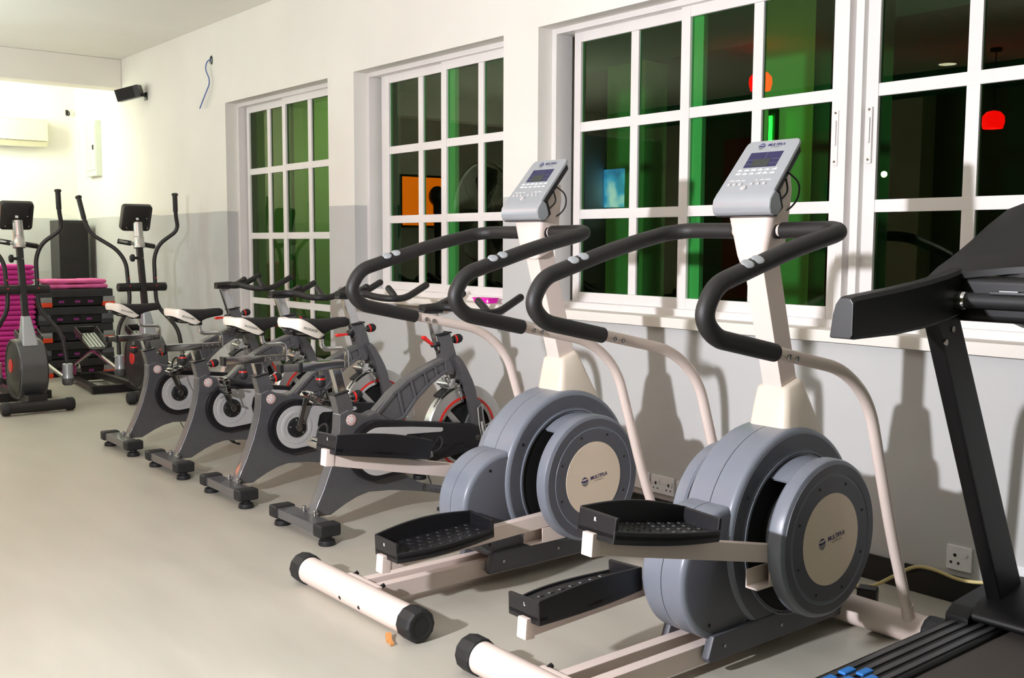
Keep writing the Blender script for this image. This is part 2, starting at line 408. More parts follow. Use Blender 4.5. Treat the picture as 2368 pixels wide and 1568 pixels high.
# ------------------------------------------------------------------ indoor spin bikes
Y0 = 2.2
def b2(*p): return [(a-Y0, z) for a, z in p]
def make_bike():
    root = thing('spin_bike', '', 'exercise bike', (0, Y0, 0), 0, 'spin bikes in a row along the window wall')
    def pt(x, y, z): return (x, y-Y0, z)
    # frame: rear leg with saddle lug and lower stay
    leg = b2((2.185, .078), (2.215, .14), (2.245, .20), (2.285, .30), (2.312, .39), (2.325, .46), (2.328, .53), (2.375, .548), (2.415, .527), (2.475, .511), (2.52, .525),
             (2.60, .47), (2.60, .33), (2.69, .20), (2.745, .165), (2.785, .147), (2.78, .108), (2.68, .127), (2.59, .142), (2.48, .15), (2.42, .138), (2.36, .115), (2.31, .09), (2.28, .074))
    fr = MB().prism(leg, -.035, .035).build('frame', 'bike_grey', root, bevel=.009, seg=3)
    spine = b2((2.47, .50), (2.52, .522), (2.62, .608), (2.70, .66), (2.77, .692), (2.85, .725), (2.945, .755), (2.945, .683), (2.89, .66), (2.83, .625), (2.745, .555), (2.675, .472), (2.60, .44), (2.50, .43))
    MB().prism(spine, -.024, .024).build('spine', 'bike_grey', root, bevel=.004)
    rb = MB()
    tp = [(2.49, .49), (2.53, .512), (2.62, .596), (2.70, .648), (2.77, .681), (2.85, .714), (2.935, .742)]
    bt_ = [(2.60, .447), (2.675, .480), (2.745, .562), (2.83, .632), (2.89, .666), (2.94, .69)]
    for sx in (-1, 1):
        for path in (tp, bt_):
            for a, b in zip(path, path[1:]): rb.beam(pt(sx*.028, *a), pt(sx*.028, *b), .012, .018)
        for a, b in (((2.675, .485), (2.645, .605)), ((2.745, .56), (2.715, .65)), ((2.815, .62), (2.79, .688)), ((2.87, .655), (2.852, .712)), ((2.925, .68), (2.912, .735)), ((2.55, .455), (2.68, .478))):
            rb.beam(pt(sx*.028, *a), pt(sx*.028, *b), .010, .012)
    rb.build('rib', 'bike_grey', root, bevel=.002, seg=1)
    # head tube and fork
    MB().prism(b2((2.878, .852), (2.946, .862), (2.985, .745), (2.965, .66), (2.925, .66)), -.032, .032).build('head_tube', 'bike_grey', root, bevel=.006)
    MB().prism(b2((2.874, .853), (2.950, .865), (2.948, .872), (2.872, .860)), -.036, .036).build('collar', 'black_plastic', root)
    fk = MB()
    outer = [(2.975, .755), (3.0, .73), (3.03, .684), (3.06, .63), (3.08, .58), (3.09, .53), (3.105, .53), (3.20, .20), (3.215, .08), (3.15, .08), (3.125, .25), (3.06, .416), (3.031, .547), (2.993, .661), (2.95, .74)]
    for sx in (-1, 1):
        fk.prism(b2(*outer), sx*.034, sx*.058)
    fk.prism(b2((2.975, .755), (3.03, .684), (3.06, .625), (3.01, .615), (2.985, .672), (2.945, .74)), -.034, .034)
    fk.build('fork', 'bike_grey', root, bevel=.004)
    # flywheel
    fc = pt(0, 3.045, .37)
    fw = MB(); R = .232
    fw.lathe([(.176, -.026), (R-.006, -.026), (R, -.02), (R, .02), (R-.006, .026), (.176, .026), (.176, -.026)], fc, (1, 0, 0), 48, cap=False)
    wheel = fw.build('flywheel', 'aluminium', root)
    MB().lathe([(.166, -.0275), (.178, -.0275), (.178, .0275), (.166, .0275), (.166, -.0275)], fc, (1, 0, 0), 48, cap=False).build('red_ring', 'red', wheel)
    MB().lathe([(.15, -.024), (.167, -.026), (.167, .026), (.15, .024), (.15, -.024)], fc, (1, 0, 0), 48, cap=False).build('rim', 'chrome', wheel)
    MB().lathe([(.155, -.006), (.155, .006)], fc, (1, 0, 0), 40).build('disc', 'void_black', wheel)
    for k in range(5):
        a = 2*PI*k/5+1.10; d = Vector((0, math.cos(a), math.sin(a)))
        c0 = Vector(fc); MB().beam(c0+d*.03, c0+d*.158, .034, .030, side=(1, 0, 0)).build('spoke', 'aluminium', wheel, bevel=.003)
    MB().lathe([(.03, -.07), (.035, -.02), (.035, .02), (.03, .07)], fc, (1, 0, 0), 16).build('hub', 'steel', wheel)
    # front stabiliser and lower tube
    MB().tube([pt(0, 2.775, .128), pt(0, 2.95, .082), pt(0, 3.16, .055)], .021, 12).build('lower_tube', 'bike_grey', root)
    MB().bb(-.2, .2, 3.15-Y0, 3.22-Y0, .045, .09).build('front_stabilizer', 'bike_grey', root, bevel=.006)
    # rear stabiliser
    st = MB().bb(-.19, .19, 2.118-Y0, 2.205-Y0, .045, .088).build('rear_stabilizer', 'bike_grey', root, bevel=.005)
    for sx in (-1, 1):
        for y in (2.16, 3.185):
            MB().bb(sx*.175, sx*.245, y-.052-Y0, y+.052-Y0, .04, .096).build('end_cap', 'black_rubber', root, bevel=.012, seg=3)
            MB().lathe([(.036, 0), (.038, .006), (.034, .022), (.022, .026), (.022, .042)], pt(sx*.208, y, 0), (0, 0, 1), 18).build('levelling_foot', 'black_rubber', root)
        MB().lathe([(.010, 0), (.010, .012), (.016, .012), (.016, .018), (.009, .018), (.009, .028)], pt(sx*.05, 2.19, .086), (0, 0, 1), 12).build('bolt', 'chrome', root)
    # chain guard
    gc = (2.505-Y0, .345)
    prof = circ(gc, .143, 80, 262, 18)+b2((2.70, .226), (2.86, .262), (3.08, .285), (3.10, .30), (3.085, .395), (3.06, .412), (2.80, .452))
    g = MB().prism(prof, .036, .075).build('chain_guard', 'black_plastic', root, bevel=.008)
    MB().prism(circ(gc, .125, 0, 360, 36)[:-1], .075, .078).build('guard_step', 'black_plastic', g)
    pan = circ(gc, .112, 84, 276, 20)+b2((2.62, .243), (2.665, .26), (2.668, .272), (2.64, .29), (2.628, .345), (2.640, .395), (2.66, .408), (2.855, .398), (2.866, .406), (2.862, .418), (2.69, .440))
    MB().prism(pan, .075, .083).build('guard_panel', 'light_grey', g, bevel=.003)
    MB().lathe([(.088, 0), (.086, .003), (.070, .003), (.068, -.002)], (.083, *gc), (1, 0, 0), 36, cap=False).build('guard_ring', 'light_grey', g)
    ch = MB().lathe([(.053, 0), (.053, .006), (.045, .010), (.018, .012)], (.083, *gc), (1, 0, 0), 28).build('chainring_cover', 'black_plastic', g)
    for k in range(5):
        a = 2*PI*k/5+.5; MB().lathe([(.006, 0), (.005, .004)], (.0925, gc[0]+.04*math.cos(a), gc[1]+.04*math.sin(a)), (1, 0, 0), 8).build('screw', 'chrome', ch)
    MB().prism(b2((2.675, .395), (2.74, .395), (2.74, .30), (2.69, .30), (2.668, .345)), .074, .0765).build('guard_window', 'void_black', g)
    MB().lathe([(.062, 0), (.060, .003), (.056, .003), (.056, 0)], (.0745, 2.79-Y0, .345), (1, 0, 0), 28, cap=False).build('guard_boss', 'black_plastic', g)
    ax = MB().lathe([(.009, 0), (.009, .03), (.006, .03), (.006, .045)], pt(.058, 3.075, .345), (1, 0, 0), 10); ax.lathe([(.014, .012), (.014, .02)], pt(.058, 3.075, .345), (1, 0, 0), 6)
    ax.lathe([(.012, 0), (.012, .012)], pt(.058, 3.055, .345), (1, 0, 0), 6); ax.build('axle_bolt', 'steel', root)
    # round badge
    bd = MB().lathe([(.0255, 0), (.0255, .003), (.024, .004)], pt(.0355, 2.386, .498), (1, 0, 0), 26).build('badge', 'badge_grey', root)
    dd = MB()
    for k in range(8):
        a = 2*PI*k/8+.4; dd.lathe([(.0033, 0), (.003, .0008)], pt(.0395, 2.386+.0195*math.cos(a), .498+.0195*math.sin(a)), (1, 0, 0), 8)
    dd.build('badge_dots', 'dot_red', bd)
    # seat tube, post, slider
    MB().prism(b2((2.308, .612), (2.378, .626), (2.408, .545), (2.36, .53), (2.328, .53)), -.028, .028).build('seat_tube', 'bike_grey', root, bevel=.005)
    MB().prism(b2((2.303, .612), (2.381, .627), (2.379, .634), (2.301, .619)), -.033, .033).build('collar', 'black_plastic', root)
    up = thing('seat_assembly', '', '', (0, 0, 0)); up.parent = root
    MB().prism(b2((2.302, .735), (2.348, .735), (2.385, .60), (2.345, .58)), -.019, .019).build('seat_post', 'chrome', up, bevel=.004)
    MB().bb(-.024, .024, 2.147-Y0, 2.365-Y0, .733, .772).build('slider_sleeve', 'chrome', up, bevel=.004)
    MB().bb(-.027, .027, 2.140-Y0, 2.153-Y0, .729, .775).build('sleeve_collar', 'black_plastic', up, bevel=.003)
    sh = MB().bb(-.020, .020, 2.062-Y0, 2.385-Y0, .737, .768).build('slider_bar', 'steel', up, bevel=.003)
    MB().bb(-.022, .022, 2.047-Y0, 2.064-Y0, .735, .771).build('bar_cap', 'black_plastic', sh, bevel=.003)
    for k in range(5): MB().lathe([(.008, 0), (.008, .0015), (.004, .0018)], pt(.020, 2.22+.035*k, .7525), (1, 0, 0), 10).build('hole', 'chrome', sh)
    # bent chrome saddle stem
    MB().tube([pt(0, 2.387, .735), pt(0, 2.387, .822), pt(0, 2.262, .825), pt(0, 2.256, .88)], .0115, 12, fil=.03).build('saddle_stem', 'chrome', sh)
    # saddle
    sd = MB(); rings = []
    for y, hw, zt, zb in ((2.082, .045, .958, .930), (2.095, .072, .966, .918), (2.13, .083, .970, .905), (2.18, .076, .967, .897), (2.225, .058, .964, .888), (2.26, .044, .963, .894), (2.295, .035, .963, .908), (2.345, .031, .966, .918), (2.378, .029, .966, .921), (2.392, .022, .959, .926), (2.397, .012, .950, .934)):
        r_ = []
        for k in range(16):
            a = 2*PI*k/16; cx, sz = math.cos(a), math.sin(a)
            cx = math.copysign(abs(cx)**.7, cx); sz = math.copysign(abs(sz)**.75, sz)
            r_.append(pt(hw*cx, y, (zt+zb)/2+(zt-zb)/2*sz))
        rings.append(r_)
    sd.loft(rings); sad = sd.build('saddle', 'black_cloth', sh, ang=60)
    # white shell wrapping the back and flanks of the saddle
    sw = MB(); n = 26; ringo = []
    for i in range(n+1):
        t = -1+2*i/n; s_ = abs(t)
        if s_ > .45:
            f = (s_-.45)/.55; y = 2.115+f*.125; x_ = .088-.026*f**1.5
        else:
            a = s_/.45*PI/2; y = 2.115-.047*math.cos(a); x_ = .088*math.sin(a)
        x_ = math.copysign(x_, t) if t else 0
        g = max(0, (y-2.115)/.125); zt = .9735-.078*g**1.35; zb = .934-.052*min(1, max(0, (y-2.080)/.12))**.9 + .012*max(0, (y-2.215)/.025)**2
        if zt < zb+.006: zt = zb+.006
        nx, ny = (0, -1) if s_ < .02 else ((math.copysign(math.sin(min(s_/.45, 1)*PI/2), t)), -math.cos(min(s_/.45, 1)*PI/2))
        o_ = .008
        ringo.append([pt(x_-nx*o_, y-ny*o_, zb), pt(x_, y, zb), pt(x_+nx*.004, y+ny*.004, (zt+zb)/2), pt(x_, y, zt-.003), pt(x_-nx*o_*2.2, y-ny*o_*2.2, zt)])
    sw.loft(ringo)
    shell = sw.build('saddle_shell', 'white_leather', sad, ang=60)
    for sx in (-1, 1):
        ex = (0, 1, -.23) if sx > 0 else (0, -1, .23)
        text('MONARK', .0165, frame_m(pt(sx*.0868, 2.160, .923), (-.16, 1, -.27) if sx > 0 else (-.16, -1, .27), (0, .27, 1)), 'black_plastic', shell, bold=-.0002, shear=.15, space=1.2)
    MB().box(pt(0, 2.235, .886), (.05, .06, .026)).tube([pt(.022, 2.09, .918), pt(.022, 2.14, .893), pt(.022, 2.24, .886)], .0035, 6).tube([pt(-.022, 2.09, .918), pt(-.022, 2.14, .893), pt(-.022, 2.24, .886)], .0035, 6).ball(pt(0, 2.10, .917), .022, (2.0, 1, .8)).build('saddle_clamp', 'black_plastic', sad, bevel=.004)
    # adjuster knobs
    def knob(parent, base, d, sc=1):
        d = Vector(d)
        stem = MB().lathe([(.008*sc, 0), (.008*sc, .02), (.011*sc, .02), (.011*sc, .028)], base, d, 12).build('knob', 'steel', parent)
        MB().lathe([(.012*sc, .024), (.017*sc, .028), (.019*sc, .036), (.022*sc, .044), (.0235*sc, .056), (.021*sc, .070), (.013*sc, .079), (.003, .081)], base, d, 20).build('knob_grip', 'black_rubber', stem)
        MB().lathe([(.0185*sc, .036), (.0215*sc, .037), (.0225*sc, .043), (.0205*sc, .044)], base, d, 20, cap=False).build('knob_band', 'red', stem)
    knob(up, pt(0, 2.253, .733), (0, 0, -1), .95)
    knob(root, pt(0, 2.385, .592), (0, .95, .2))
    knob(root, pt(0, 2.955, .824), (0, .97, .15))
    # handlebar and post
    hb = thing('handlebar_assembly', '', '', (0, 0, 0)); hb.parent = root
    MB().prism(b2((2.826, .995), (2.884, .995), (2.936, .83), (2.885, .81)), -.019, .019).build('handlebar_post', 'chrome', hb, bevel=.004)
    MB().prism([(-.026, 2.795-Y0), (.026, 2.795-Y0), (.034, 2.90-Y0), (-.034, 2.90-Y0)], .995, 1.008, 'z').build('mounting_plate', 'black_plastic', hb, bevel=.004)
    bar = MB()
    for sx in (-1, 1):
        bar.tube([pt(sx*.012, 2.80, 1.018), pt(sx*.016, 2.88, 1.022), pt(sx*.05, 2.93, 1.022), pt(sx*.15, 2.965, 1.004), pt(sx*.225, 2.995, 1.0), pt(sx*.235, 3.08, 1.0), pt(sx*.235, 3.215, 1.068)], .0185, 12, fil=.045)
        bar.tube([pt(sx*.228, 3.02, 1.002), pt(sx*.19, 3.035, 1.018), pt(sx*.115, 3.05, 1.050)], .0178, 12, fil=.03)
        bar.ball(pt(sx*.235, 3.215, 1.068), .0185); bar.ball(pt(sx*.115, 3.05, 1.05), .0178)
    bar.build('handlebar', 'black_foam', hb, ang=60)
    bo = MB()
    for k in range(3): bo.lathe([(.006, 0), (.005, .005)], pt(.018+.003*k, 2.815+.03*k, 1.008), (.6, 0, 1), 8)
    bo.build('clamp_bolts', 'chrome', hb)
    # resistance brake
    MB().prism(b2((2.895, .80), (2.935, .79), (2.945, .762), (2.90, .768)), -.02, .02).build('brake_bracket', 'bike_grey', root, bevel=.003)
    MB().tube([pt(0, 2.905, .768), pt(0, 2.93, .70), pt(0, 2.955, .625)], .0025, 6).build('brake_rod', 'chrome', root)
    kb = MB().lathe([(.006, -.05), (.008, -.02), (.012, -.012), (.026, -.012), (.028, 0), (.022, .010), (.008, .014)], pt(0, 2.878, .815), (0, -.25, 1), 14)
    kb.lathe([(.012, -.045), (.012, -.035)], pt(0, 2.885, .815), (0, -.25, 1), 8)
    kb.build('brake_knob', 'black_plastic', root)
    MB().lathe([(.010, 0), (.012, .012), (.006, .014), (.006, .03)], pt(0, 2.893, .77), (0, -.25, 1), 8).build('brake_nut', 'steel', root)
    # red lever, pivoting at the knob
    lv = MB().prism([(0, -.005), (-.03, -.006), (-.072, -.009), (-.080, 0), (-.072, .009), (-.03, .006), (0, .005)], -.012, .012)
    lv.build('brake_lever', 'red', root, bevel=.003, loc=pt(0, 2.865, .806), rot=(.05, 0, 0))
    cp = MB().box(pt(0, 2.955, .606), (.075, .055, .028)).box(pt(.032, 2.952, .628), (.016, .03, .03)).box(pt(-.032, 2.952, .628), (.016, .03, .03)).lathe([(.013, -.05), (.013, .05)], pt(0, 2.932, .615), (1, 0, 0), 10).lathe([(.009, -.046), (.009, .046)], pt(0, 2.985, .602), (1, 0, 0), 10).lathe([(.008, 0), (.014, .012), (.008, .02)], pt(.02, 2.935, .63), (0, -.3, 1), 8)
    cal = cp.build('brake_caliper', 'chrome', root, bevel=.004)
    pd = MB(); pp = []
    cyl = [(3.045-Y0+.245*math.cos(math.radians(a)), .37+.245*math.sin(math.radians(a))) for a in range(88, 134, 6)]
    cyl2 = [(3.045-Y0+.234*math.cos(math.radians(a)), .37+.234*math.sin(math.radians(a))) for a in range(130, 84, -6)]
    pd.prism(cyl+cyl2, -.034, .034).build('brake_pad', 'black_rubber', cal)
    MB().tube([pt(.036, 3.045+.247*math.cos(math.radians(a)), .37+.247*math.sin(math.radians(a))) for a in range(100, 146, 5)], .004, 6).build('pad_spring', 'chrome', cal)
    MB().tube([pt(.04, 2.985, .59), pt(.042, 2.992, .555), pt(.042, 3.002, .535), pt(.042, 3.008, .555), pt(.042, 2.998, .575)], .0035, 6, closed=True).build('pull_ring', 'chrome', cal)
    # wire bottle holder on the fork
    wr = MB(); bx = .066
    wr.tube([pt(bx, 3.112, .505), pt(bx, 3.085, .49), pt(bx, 3.095, .40), pt(bx, 3.115, .325), pt(bx, 3.155, .31), pt(bx, 3.142, .36), pt(bx, 3.122, .42)], .0032, 6, closed=True)
    wr.tube([pt(bx, 3.13, .395), pt(bx+.02, 3.175, .425), pt(bx+.06, 3.20, .425), pt(bx+.065, 3.205, .34), pt(bx+.02, 3.19, .33), pt(bx, 3.145, .345)], .003, 6, fil=.01)
    wr.tube([pt(bx, 3.108, .42), pt(bx, 3.122, .35)], .007, 6)
    wr.build('bottle_holder', 'aluminium', root)
    # cranks
    for sx in (1, -1):
        ck = MB().beam((0, -.012, 0), (0, .17, 0), .014, .024).lathe([(.018, -.008), (.018, .012)], (0, 0, 0), (1, 0, 0), 16)
        c_ = ck.build('crank_arm', 'steel', root, bevel=.003, loc=(sx*.105, *gc))
        ped = MB()
        ped.bb(-.045, .045, -.048, -.034, -.014, .014).bb(-.045, .045, .034, .048, -.014, .014).bb(-.048, -.034, -.034, .034, -.012, .012).bb(.034, .048, -.034, .034, -.012, .012)
        ped.lathe([(.011, -.06), (.011, .05)], (0, 0, 0), (1, 0, 0), 10)
        ped.bb(-.04, .04, -.03, -.012, .010, .024).bb(-.03, .03, .008, .024, -.026, -.010)
        p_ = ped.build('pedal', 'chrome', c_, bevel=.004, loc=(sx*.062, .166, 0))
        cl = MB().tube([(-.03, .045, 0), (-.03, .10, .0), (-.022, .13, .028), (0, .135, .05), (.022, .13, .028), (.03, .10, 0), (.03, .045, 0)], .005, 6, fil=.02)
        cl.tube([(-.046, 0, .0), (-.044, .03, .055), (0, .05, .075), (.044, .03, .055), (.046, 0, 0)], .0055, 6, fil=.03)
        cl.tube([(.046, 0, 0), (.05, -.01, -.06), (.048, 0, -.13)], .003, 5)
        cl.build('toe_clip', 'black_rubber', p_)
    return root
bike = make_bike()
bike_specs = [
    # x, saddle dy, dz, bar dz, crank angle, pedal pitch, lever angle, label
    (-4.125, 0, 0, -.03, -10, 15, -.65, 'grey spin bike closest to the white steppers, its red brake lever tilted up'),
    (-4.93, .10, -.047, .003, 74, -30, .05, 'grey spin bike second from the white steppers, right pedal up, red lever level'),
    (-5.725, .098, -.045, -.027, 118, -75, .05, 'grey spin bike third from the white steppers, pedal strap hanging straight down'),
    (-6.515, .03, -.05, .0, 112, 20, .05, 'grey spin bike farthest from the camera, beside the black elliptical trainers')]
bikes = [bike]+[copy_tree(bike) for _ in range(3)]
for o, (x, dy, dz, hz, ca, pp, la, lab) in zip(bikes, bike_specs):
    o.location.x = x; o['label'] = lab
    sgn = 1
    for c in o.children:
        n = c.name.split('.')[0]
        if n == 'seat_assembly':
            c.location = (0, 0, dz)
            for q in c.children:
                if q.name.split('.')[0] == 'slider_bar': q.location = (0, dy, 0)
        elif n == 'handlebar_assembly': c.location = (0, 0, hz)
        elif n == 'brake_lever': c.rotation_euler = (la, 0, 0)
        elif n == 'crank_arm':
            a = math.radians(ca if sgn > 0 else ca+180); c.rotation_euler = (a, 0, 0)
            for q in c.children: q.rotation_euler = (-a+math.radians(pp), 0, 0)
            sgn = -1

# ------------------------------------------------------------------ steppers
YS = 1.85
def make_stepper():
    root = thing('elliptical_stepper', '', 'stepper', (0, YS, 0), 0, 'white and grey steppers in the foreground')
    def pt(x, y, z): return (x, y-YS, z)
    def s2(*p): return [(a-YS, z) for a, z in p]
    # base tubes
    rt_ = MB().lathe([(.050, -.345), (.050, .345)], pt(0, 1.85, .056), (1, 0, 0), 28).build('rear_base_tube', 'cream_metal', root)
    ft_ = MB().lathe([(.050, -.40), (.050, .40)], pt(0, 3.10, .056), (1, 0, 0), 28).build('front_base_tube', 'cream_metal', root)
    for sx in (-1, 1):
        for y, L, par in ((1.85, .34, rt_), (3.10, .39, ft_)):
            MB().lathe([(.054, 0), (.057, .004), (.057, .062), (.050, .072), (.038, .073), (.036, .070)], pt(sx*L, y, .057), (sx, 0, 0), 12).build('end_cap', 'black_rubber', par, bevel=.002, seg=1, ang=15)
    for x in (-.035, .095): MB().lathe([(.008, 0), (.006, .003)], pt(x, 1.803, .043), (0, -1, -.3), 10).build('hole', 'void_black', rt_)
    for x in (-.09, .09): MB().tube([pt(x, 1.885, .09), pt(x, 1.91, .10)], .008, 8).build('bolt', 'black_plastic', rt_)
    for x in (-.052, .040):
        MB().bb(x-.02, x+.02, 1.885-YS, 3.06-YS, .026, .088).build('rail', 'cream_metal', root, bevel=.004)
    MB().bb(-.11, .10, 1.87-YS, 1.897-YS, .035, .10).build('weld_plate', 'cream_metal', root, bevel=.005)
    # housing, two half shells around a thin dark seam
    c1, r1 = (2.785-YS, .382), .333; c2, r2_ = (2.465-YS, .300), .205
    HW, LW = .095, .085
    hs = thing('housing', '', '', (0, 0, 0)); hs.parent = root
    for sx in (-1, 1):
        f = lambda e: all(abs(v.co.x) > .08 for v in e.verts)
        MB().prism(circ(c1, r1, 0, 360, 72)[:-1], sx*.0012, sx*HW).build('shell', 'grey_shell', hs, bevel=.022, seg=4, filt=f)
        MB().prism(circ(c2, r2_, 0, 360, 56)[:-1], sx*.0012, sx*LW).build('shell_lobe', 'grey_shell', hs, bevel=.022, seg=4, filt=f)
        # flat side faces of the same plastic, their shade painted in
        MB().lathe([(.3145, 0), (.313, .0015), (.265, .0015), (.265, -.004)], (sx*HW, *c1), (sx, 0, 0), 64, cap=False).build('side_face', 'shaded_shell', hs)
        MB().lathe([(.186, 0), (.184, .0015), (.02, .0015)], (sx*LW, *c2), (sx, 0, 0), 48).build('side_face', 'shaded_shell', hs)
        MB().lathe([(.266, 0), (.266, .006), (.261, .006), (.261, -.006), (.257, -.006), (.257, .003), (.253, .003), (.253, -.006)], (sx*(HW+.0005), 2.79-YS, .375), (sx, 0, 0), 64, cap=False).build('opening_rim', 'grey_shell', hs)
        MB().lathe([(.256, 0), (.01, .001)], (sx*(HW+.0012), 2.79-YS, .375), (sx, 0, 0), 48).build('opening', 'void_black', hs)
        for a in (25, 150): MB().lathe([(.006, 0), (.005, .002)], (sx*(HW+.0015), c1[0]+.288*math.cos(math.radians(a)), c1[1]+.288*math.sin(math.radians(a))), (sx, 0, 0), 8).build('screw', 'void_black', hs)
        for a in (120, 240): MB().lathe([(.006, 0), (.005, .002)], (sx*(LW+.0015), c2[0]+.165*math.cos(math.radians(a)), c2[1]+.165*math.sin(math.radians(a))), (sx, 0, 0), 8).build('screw', 'void_black', hs)
        # skirt along the rail
        MB().prism(s2((2.365, .058), (2.375, .043), (3.07, .043), (3.07, .14), (2.39, .125)), sx*.07, sx*.100).build('skirt', 'shaded_shell', hs, bevel=.01)
        for y in (2.44, 2.72, 2.93): MB().lathe([(.006, 0), (.006, .002)], pt(sx*.100, y, .085), (sx, 0, 0), 8).build('bolt', 'steel', hs)
    MB().prism(circ(c1, r1-.004, 0, 360, 56)[:-1], -.0013, .0013).prism(circ(c2, r2_-.004, 0, 360, 40)[:-1], -.0013, .0013).build('seam', 'void_black', hs)
    # disc covers both sides
    dc = (2.790-YS, .382); R = .251; D = .225
    for sx in (-1, 1):
        d = MB().lathe([(R-.04, D-.058), (R-.006, D-.058), (R, D-.05), (R, D-.016), (R-.004, D-.007), (R-.014, D-.002), (.207, D), (.205, D-.003), (.201, D-.003), (.199, D), (.142, D)], (0, *dc), (sx, 0, 0), 72)
        dcov = d.build('disc_cover', 'grey_shell', root, ang=30)
        MB().lathe([(.198, D-.0015), (.197, D+.001), (.14, D+.001)], (0, *dc), (sx, 0, 0), 64, cap=False).build('shaded_face', 'shaded_shell', dcov)  # disc face in the same plastic, shade painted into the colour
        MB().lathe([(.236, D-.002), (.235, D+.0008), (.2085, D+.0008), (.2075, D-.002)], (0, *dc), (sx, 0, 0), 64, cap=False).build('shaded_ring', 'shaded_shell', dcov)  # outer ring darkened the same way, as painted shade
        MB().lathe([(.1465, D), (.1455, D+.0022), (.001, D+.0022)], (0, *dc), (sx, 0, 0), 48).build('badge', 'beige_print', dcov)
        for k in range(8):
            a = math.radians(22+45*k); MB().lathe([(.005, D+.001), (.004, D+.0025)], (0, dc[0]+.180*math.cos(a), dc[1]+.180*math.sin(a)), (sx, 0, 0), 8).build('screw', 'void_black', dcov)
        # hood joining the disc to the housing, open at the back where the pedal arm enters
        rf = MB(); nseg = 36; rings = []
        for rr, h in ((.248, HW), (.243, D-.05), (.236, D-.05), (.240, HW)):
            rings.append([(sx*h, dc[0]+.012+rr*math.cos(math.radians(-75)+math.radians(203)*i/nseg), dc[1]-.004+rr*math.sin(math.radians(-75)+math.radians(203)*i/nseg)) for i in range(nseg+1)])
        rings.append(rings[0])
        rf.loft(rings, cap=False, closed=False).build('disc_hood', 'grey_shell', root, ang=30)
        MB().lathe([(.17, HW), (.17, HW+.02)], (0, *dc), (sx, 0, 0), 32).build('flywheel', 'void_black', root)
        # logo
        tx = 1 if sx > 0 else -1
        L0 = Vector((sx*(D+.0024), dc[0], dc[1])); ex = Vector((0, tx, 0)); ez = Vector((0, 0, 1)); rot = math.radians(7)
        ex2 = ex*math.cos(rot)+ez*math.sin(rot); ey2 = -ex*math.sin(rot)+ez*math.cos(rot)
        logo(dcov, L0, ex2, ey2, 1.0)
    # mast cone and mast
    cone = MB()
    def rr_(hx, y0, y1, z0, z1, r=.016):
        # rounded rectangle ring: front edge at (y0,z0), back edge at (y1,z1)
        out = []
        for cx, cy, a0 in ((hx-r, 1, 0), (-(hx-r), 1, 90), (-(hx-r), 0, 180), (hx-r, 0, 270)):
            for k in range(4):
                a = math.radians(a0+30*k)
                px = cx+r*math.cos(a); t = (cy if 0 else (1 if cy else 0))
                yy = (y1-r if cy else y0+r)+r*math.sin(a)
                f = (yy-y0)/(y1-y0); out.append(pt(px, yy, z0+(z1-z0)*f))
        return out
    cone.loft([rr_(.076, 2.72, 3.01, .62, .57, .025), rr_(.080, 2.745, 2.965, .69, .672, .025), rr_(.072, 2.757, 2.905, .77, .775, .022), rr_(.062, 2.765, 2.862, .832, .858, .02), rr_(.052, 2.775, 2.853, .842, .868, .016)])
    cone.build('mast_boot', 'cream_plastic', root, ang=50)
    MB().loft([[pt(-.037, 2.79, .78), pt(.037, 2.79, .78), pt(.037, 2.872, .79), pt(-.037, 2.872, .79)], [pt(-.037, 2.652, 1.26), pt(.037, 2.652, 1.26), pt(.037, 2.735, 1.28), pt(-.037, 2.735, 1.28)]]).build('mast', 'cream_metal', root, bevel=.004)
    nk = MB().loft([rr_(.05, 2.645, 2.752, 1.240, 1.285, .016), rr_(.056, 2.638, 2.756, 1.262, 1.30, .018), rr_(.085, 2.630, 2.735, 1.385, 1.40, .02), rr_(.085, 2.63, 2.745, 1.43, 1.47, .02), rr_(.07, 2.66, 2.755, 1.50, 1.53, .02)])
    nk.build('neck', 'cream_metal', root, ang=50)
    for sx in (-1, 1):
        MB().lathe([(.026, 0), (.026, .012)], pt(sx*.066, 2.682, 1.343), (sx, 0, 0), 20).build('socket', 'void_black', root)
        MB().lathe([(.006, 0), (.006, .003)], pt(sx*.0595, 2.712, 1.285), (sx, 0, 0), 8).build('screw', 'void_black', root)
    # console
    con = thing('console', '', '', (0, 0, 0)); con.parent = root
    A = Vector(pt(0, 2.612, 1.466)); B = Vector(pt(0, 2.752, 1.630)); ud = (B-A).normalized(); nd = Vector((0, -ud.z, ud.y))
    L = (B-A).length
    def cp(x, u, n): return A+ud*u+nd*n+Vector((x, 0, 0))
    pl_ = MB()
    outl = [(-.108, -.005), (.108, -.005), (.102, L-.022), (.099, L-.010), (.093, L-.003), (.085, L), (-.085, L), (-.093, L-.003), (-.099, L-.010), (-.102, L-.022)]
    pl_.loft([[cp(x, u, -.012) for x, u in outl], [cp(x, u, 0) for x, u in outl]])
    face = pl_.build('console_face', 'silver_plastic', con, bevel=.004)
    bk = MB(); outb = [(-.104, -.02), (.104, -.02), (.098, L-.02), (.086, L-.006), (-.086, L-.006), (-.098, L-.02)]
    bk.loft([[cp(x, u, -.0125) for x, u in outb], [cp(x*.96, u*.97, -.035) for x, u in outb]])
    bk.build('console_back', 'black_plastic', con, bevel=.005)
    # lower lip of the console
    lip = s2((2.612, 1.466), (2.590, 1.438), (2.586, 1.415), (2.592, 1.394), (2.606, 1.386), (2.632, 1.387), (2.650, 1.41), (2.635, 1.455))
    MB().prism(lip, -.112, .112).build('console_lip', 'silver_plastic', con, bevel=.008, seg=3, ang=30)
    MB().prism(s2((2.60, 1.385), (2.632, 1.384), (2.664, 1.412), (2.648, 1.462), (2.632, 1.452)), -.106, .106).build('console_base', 'black_plastic', con, bevel=.004)
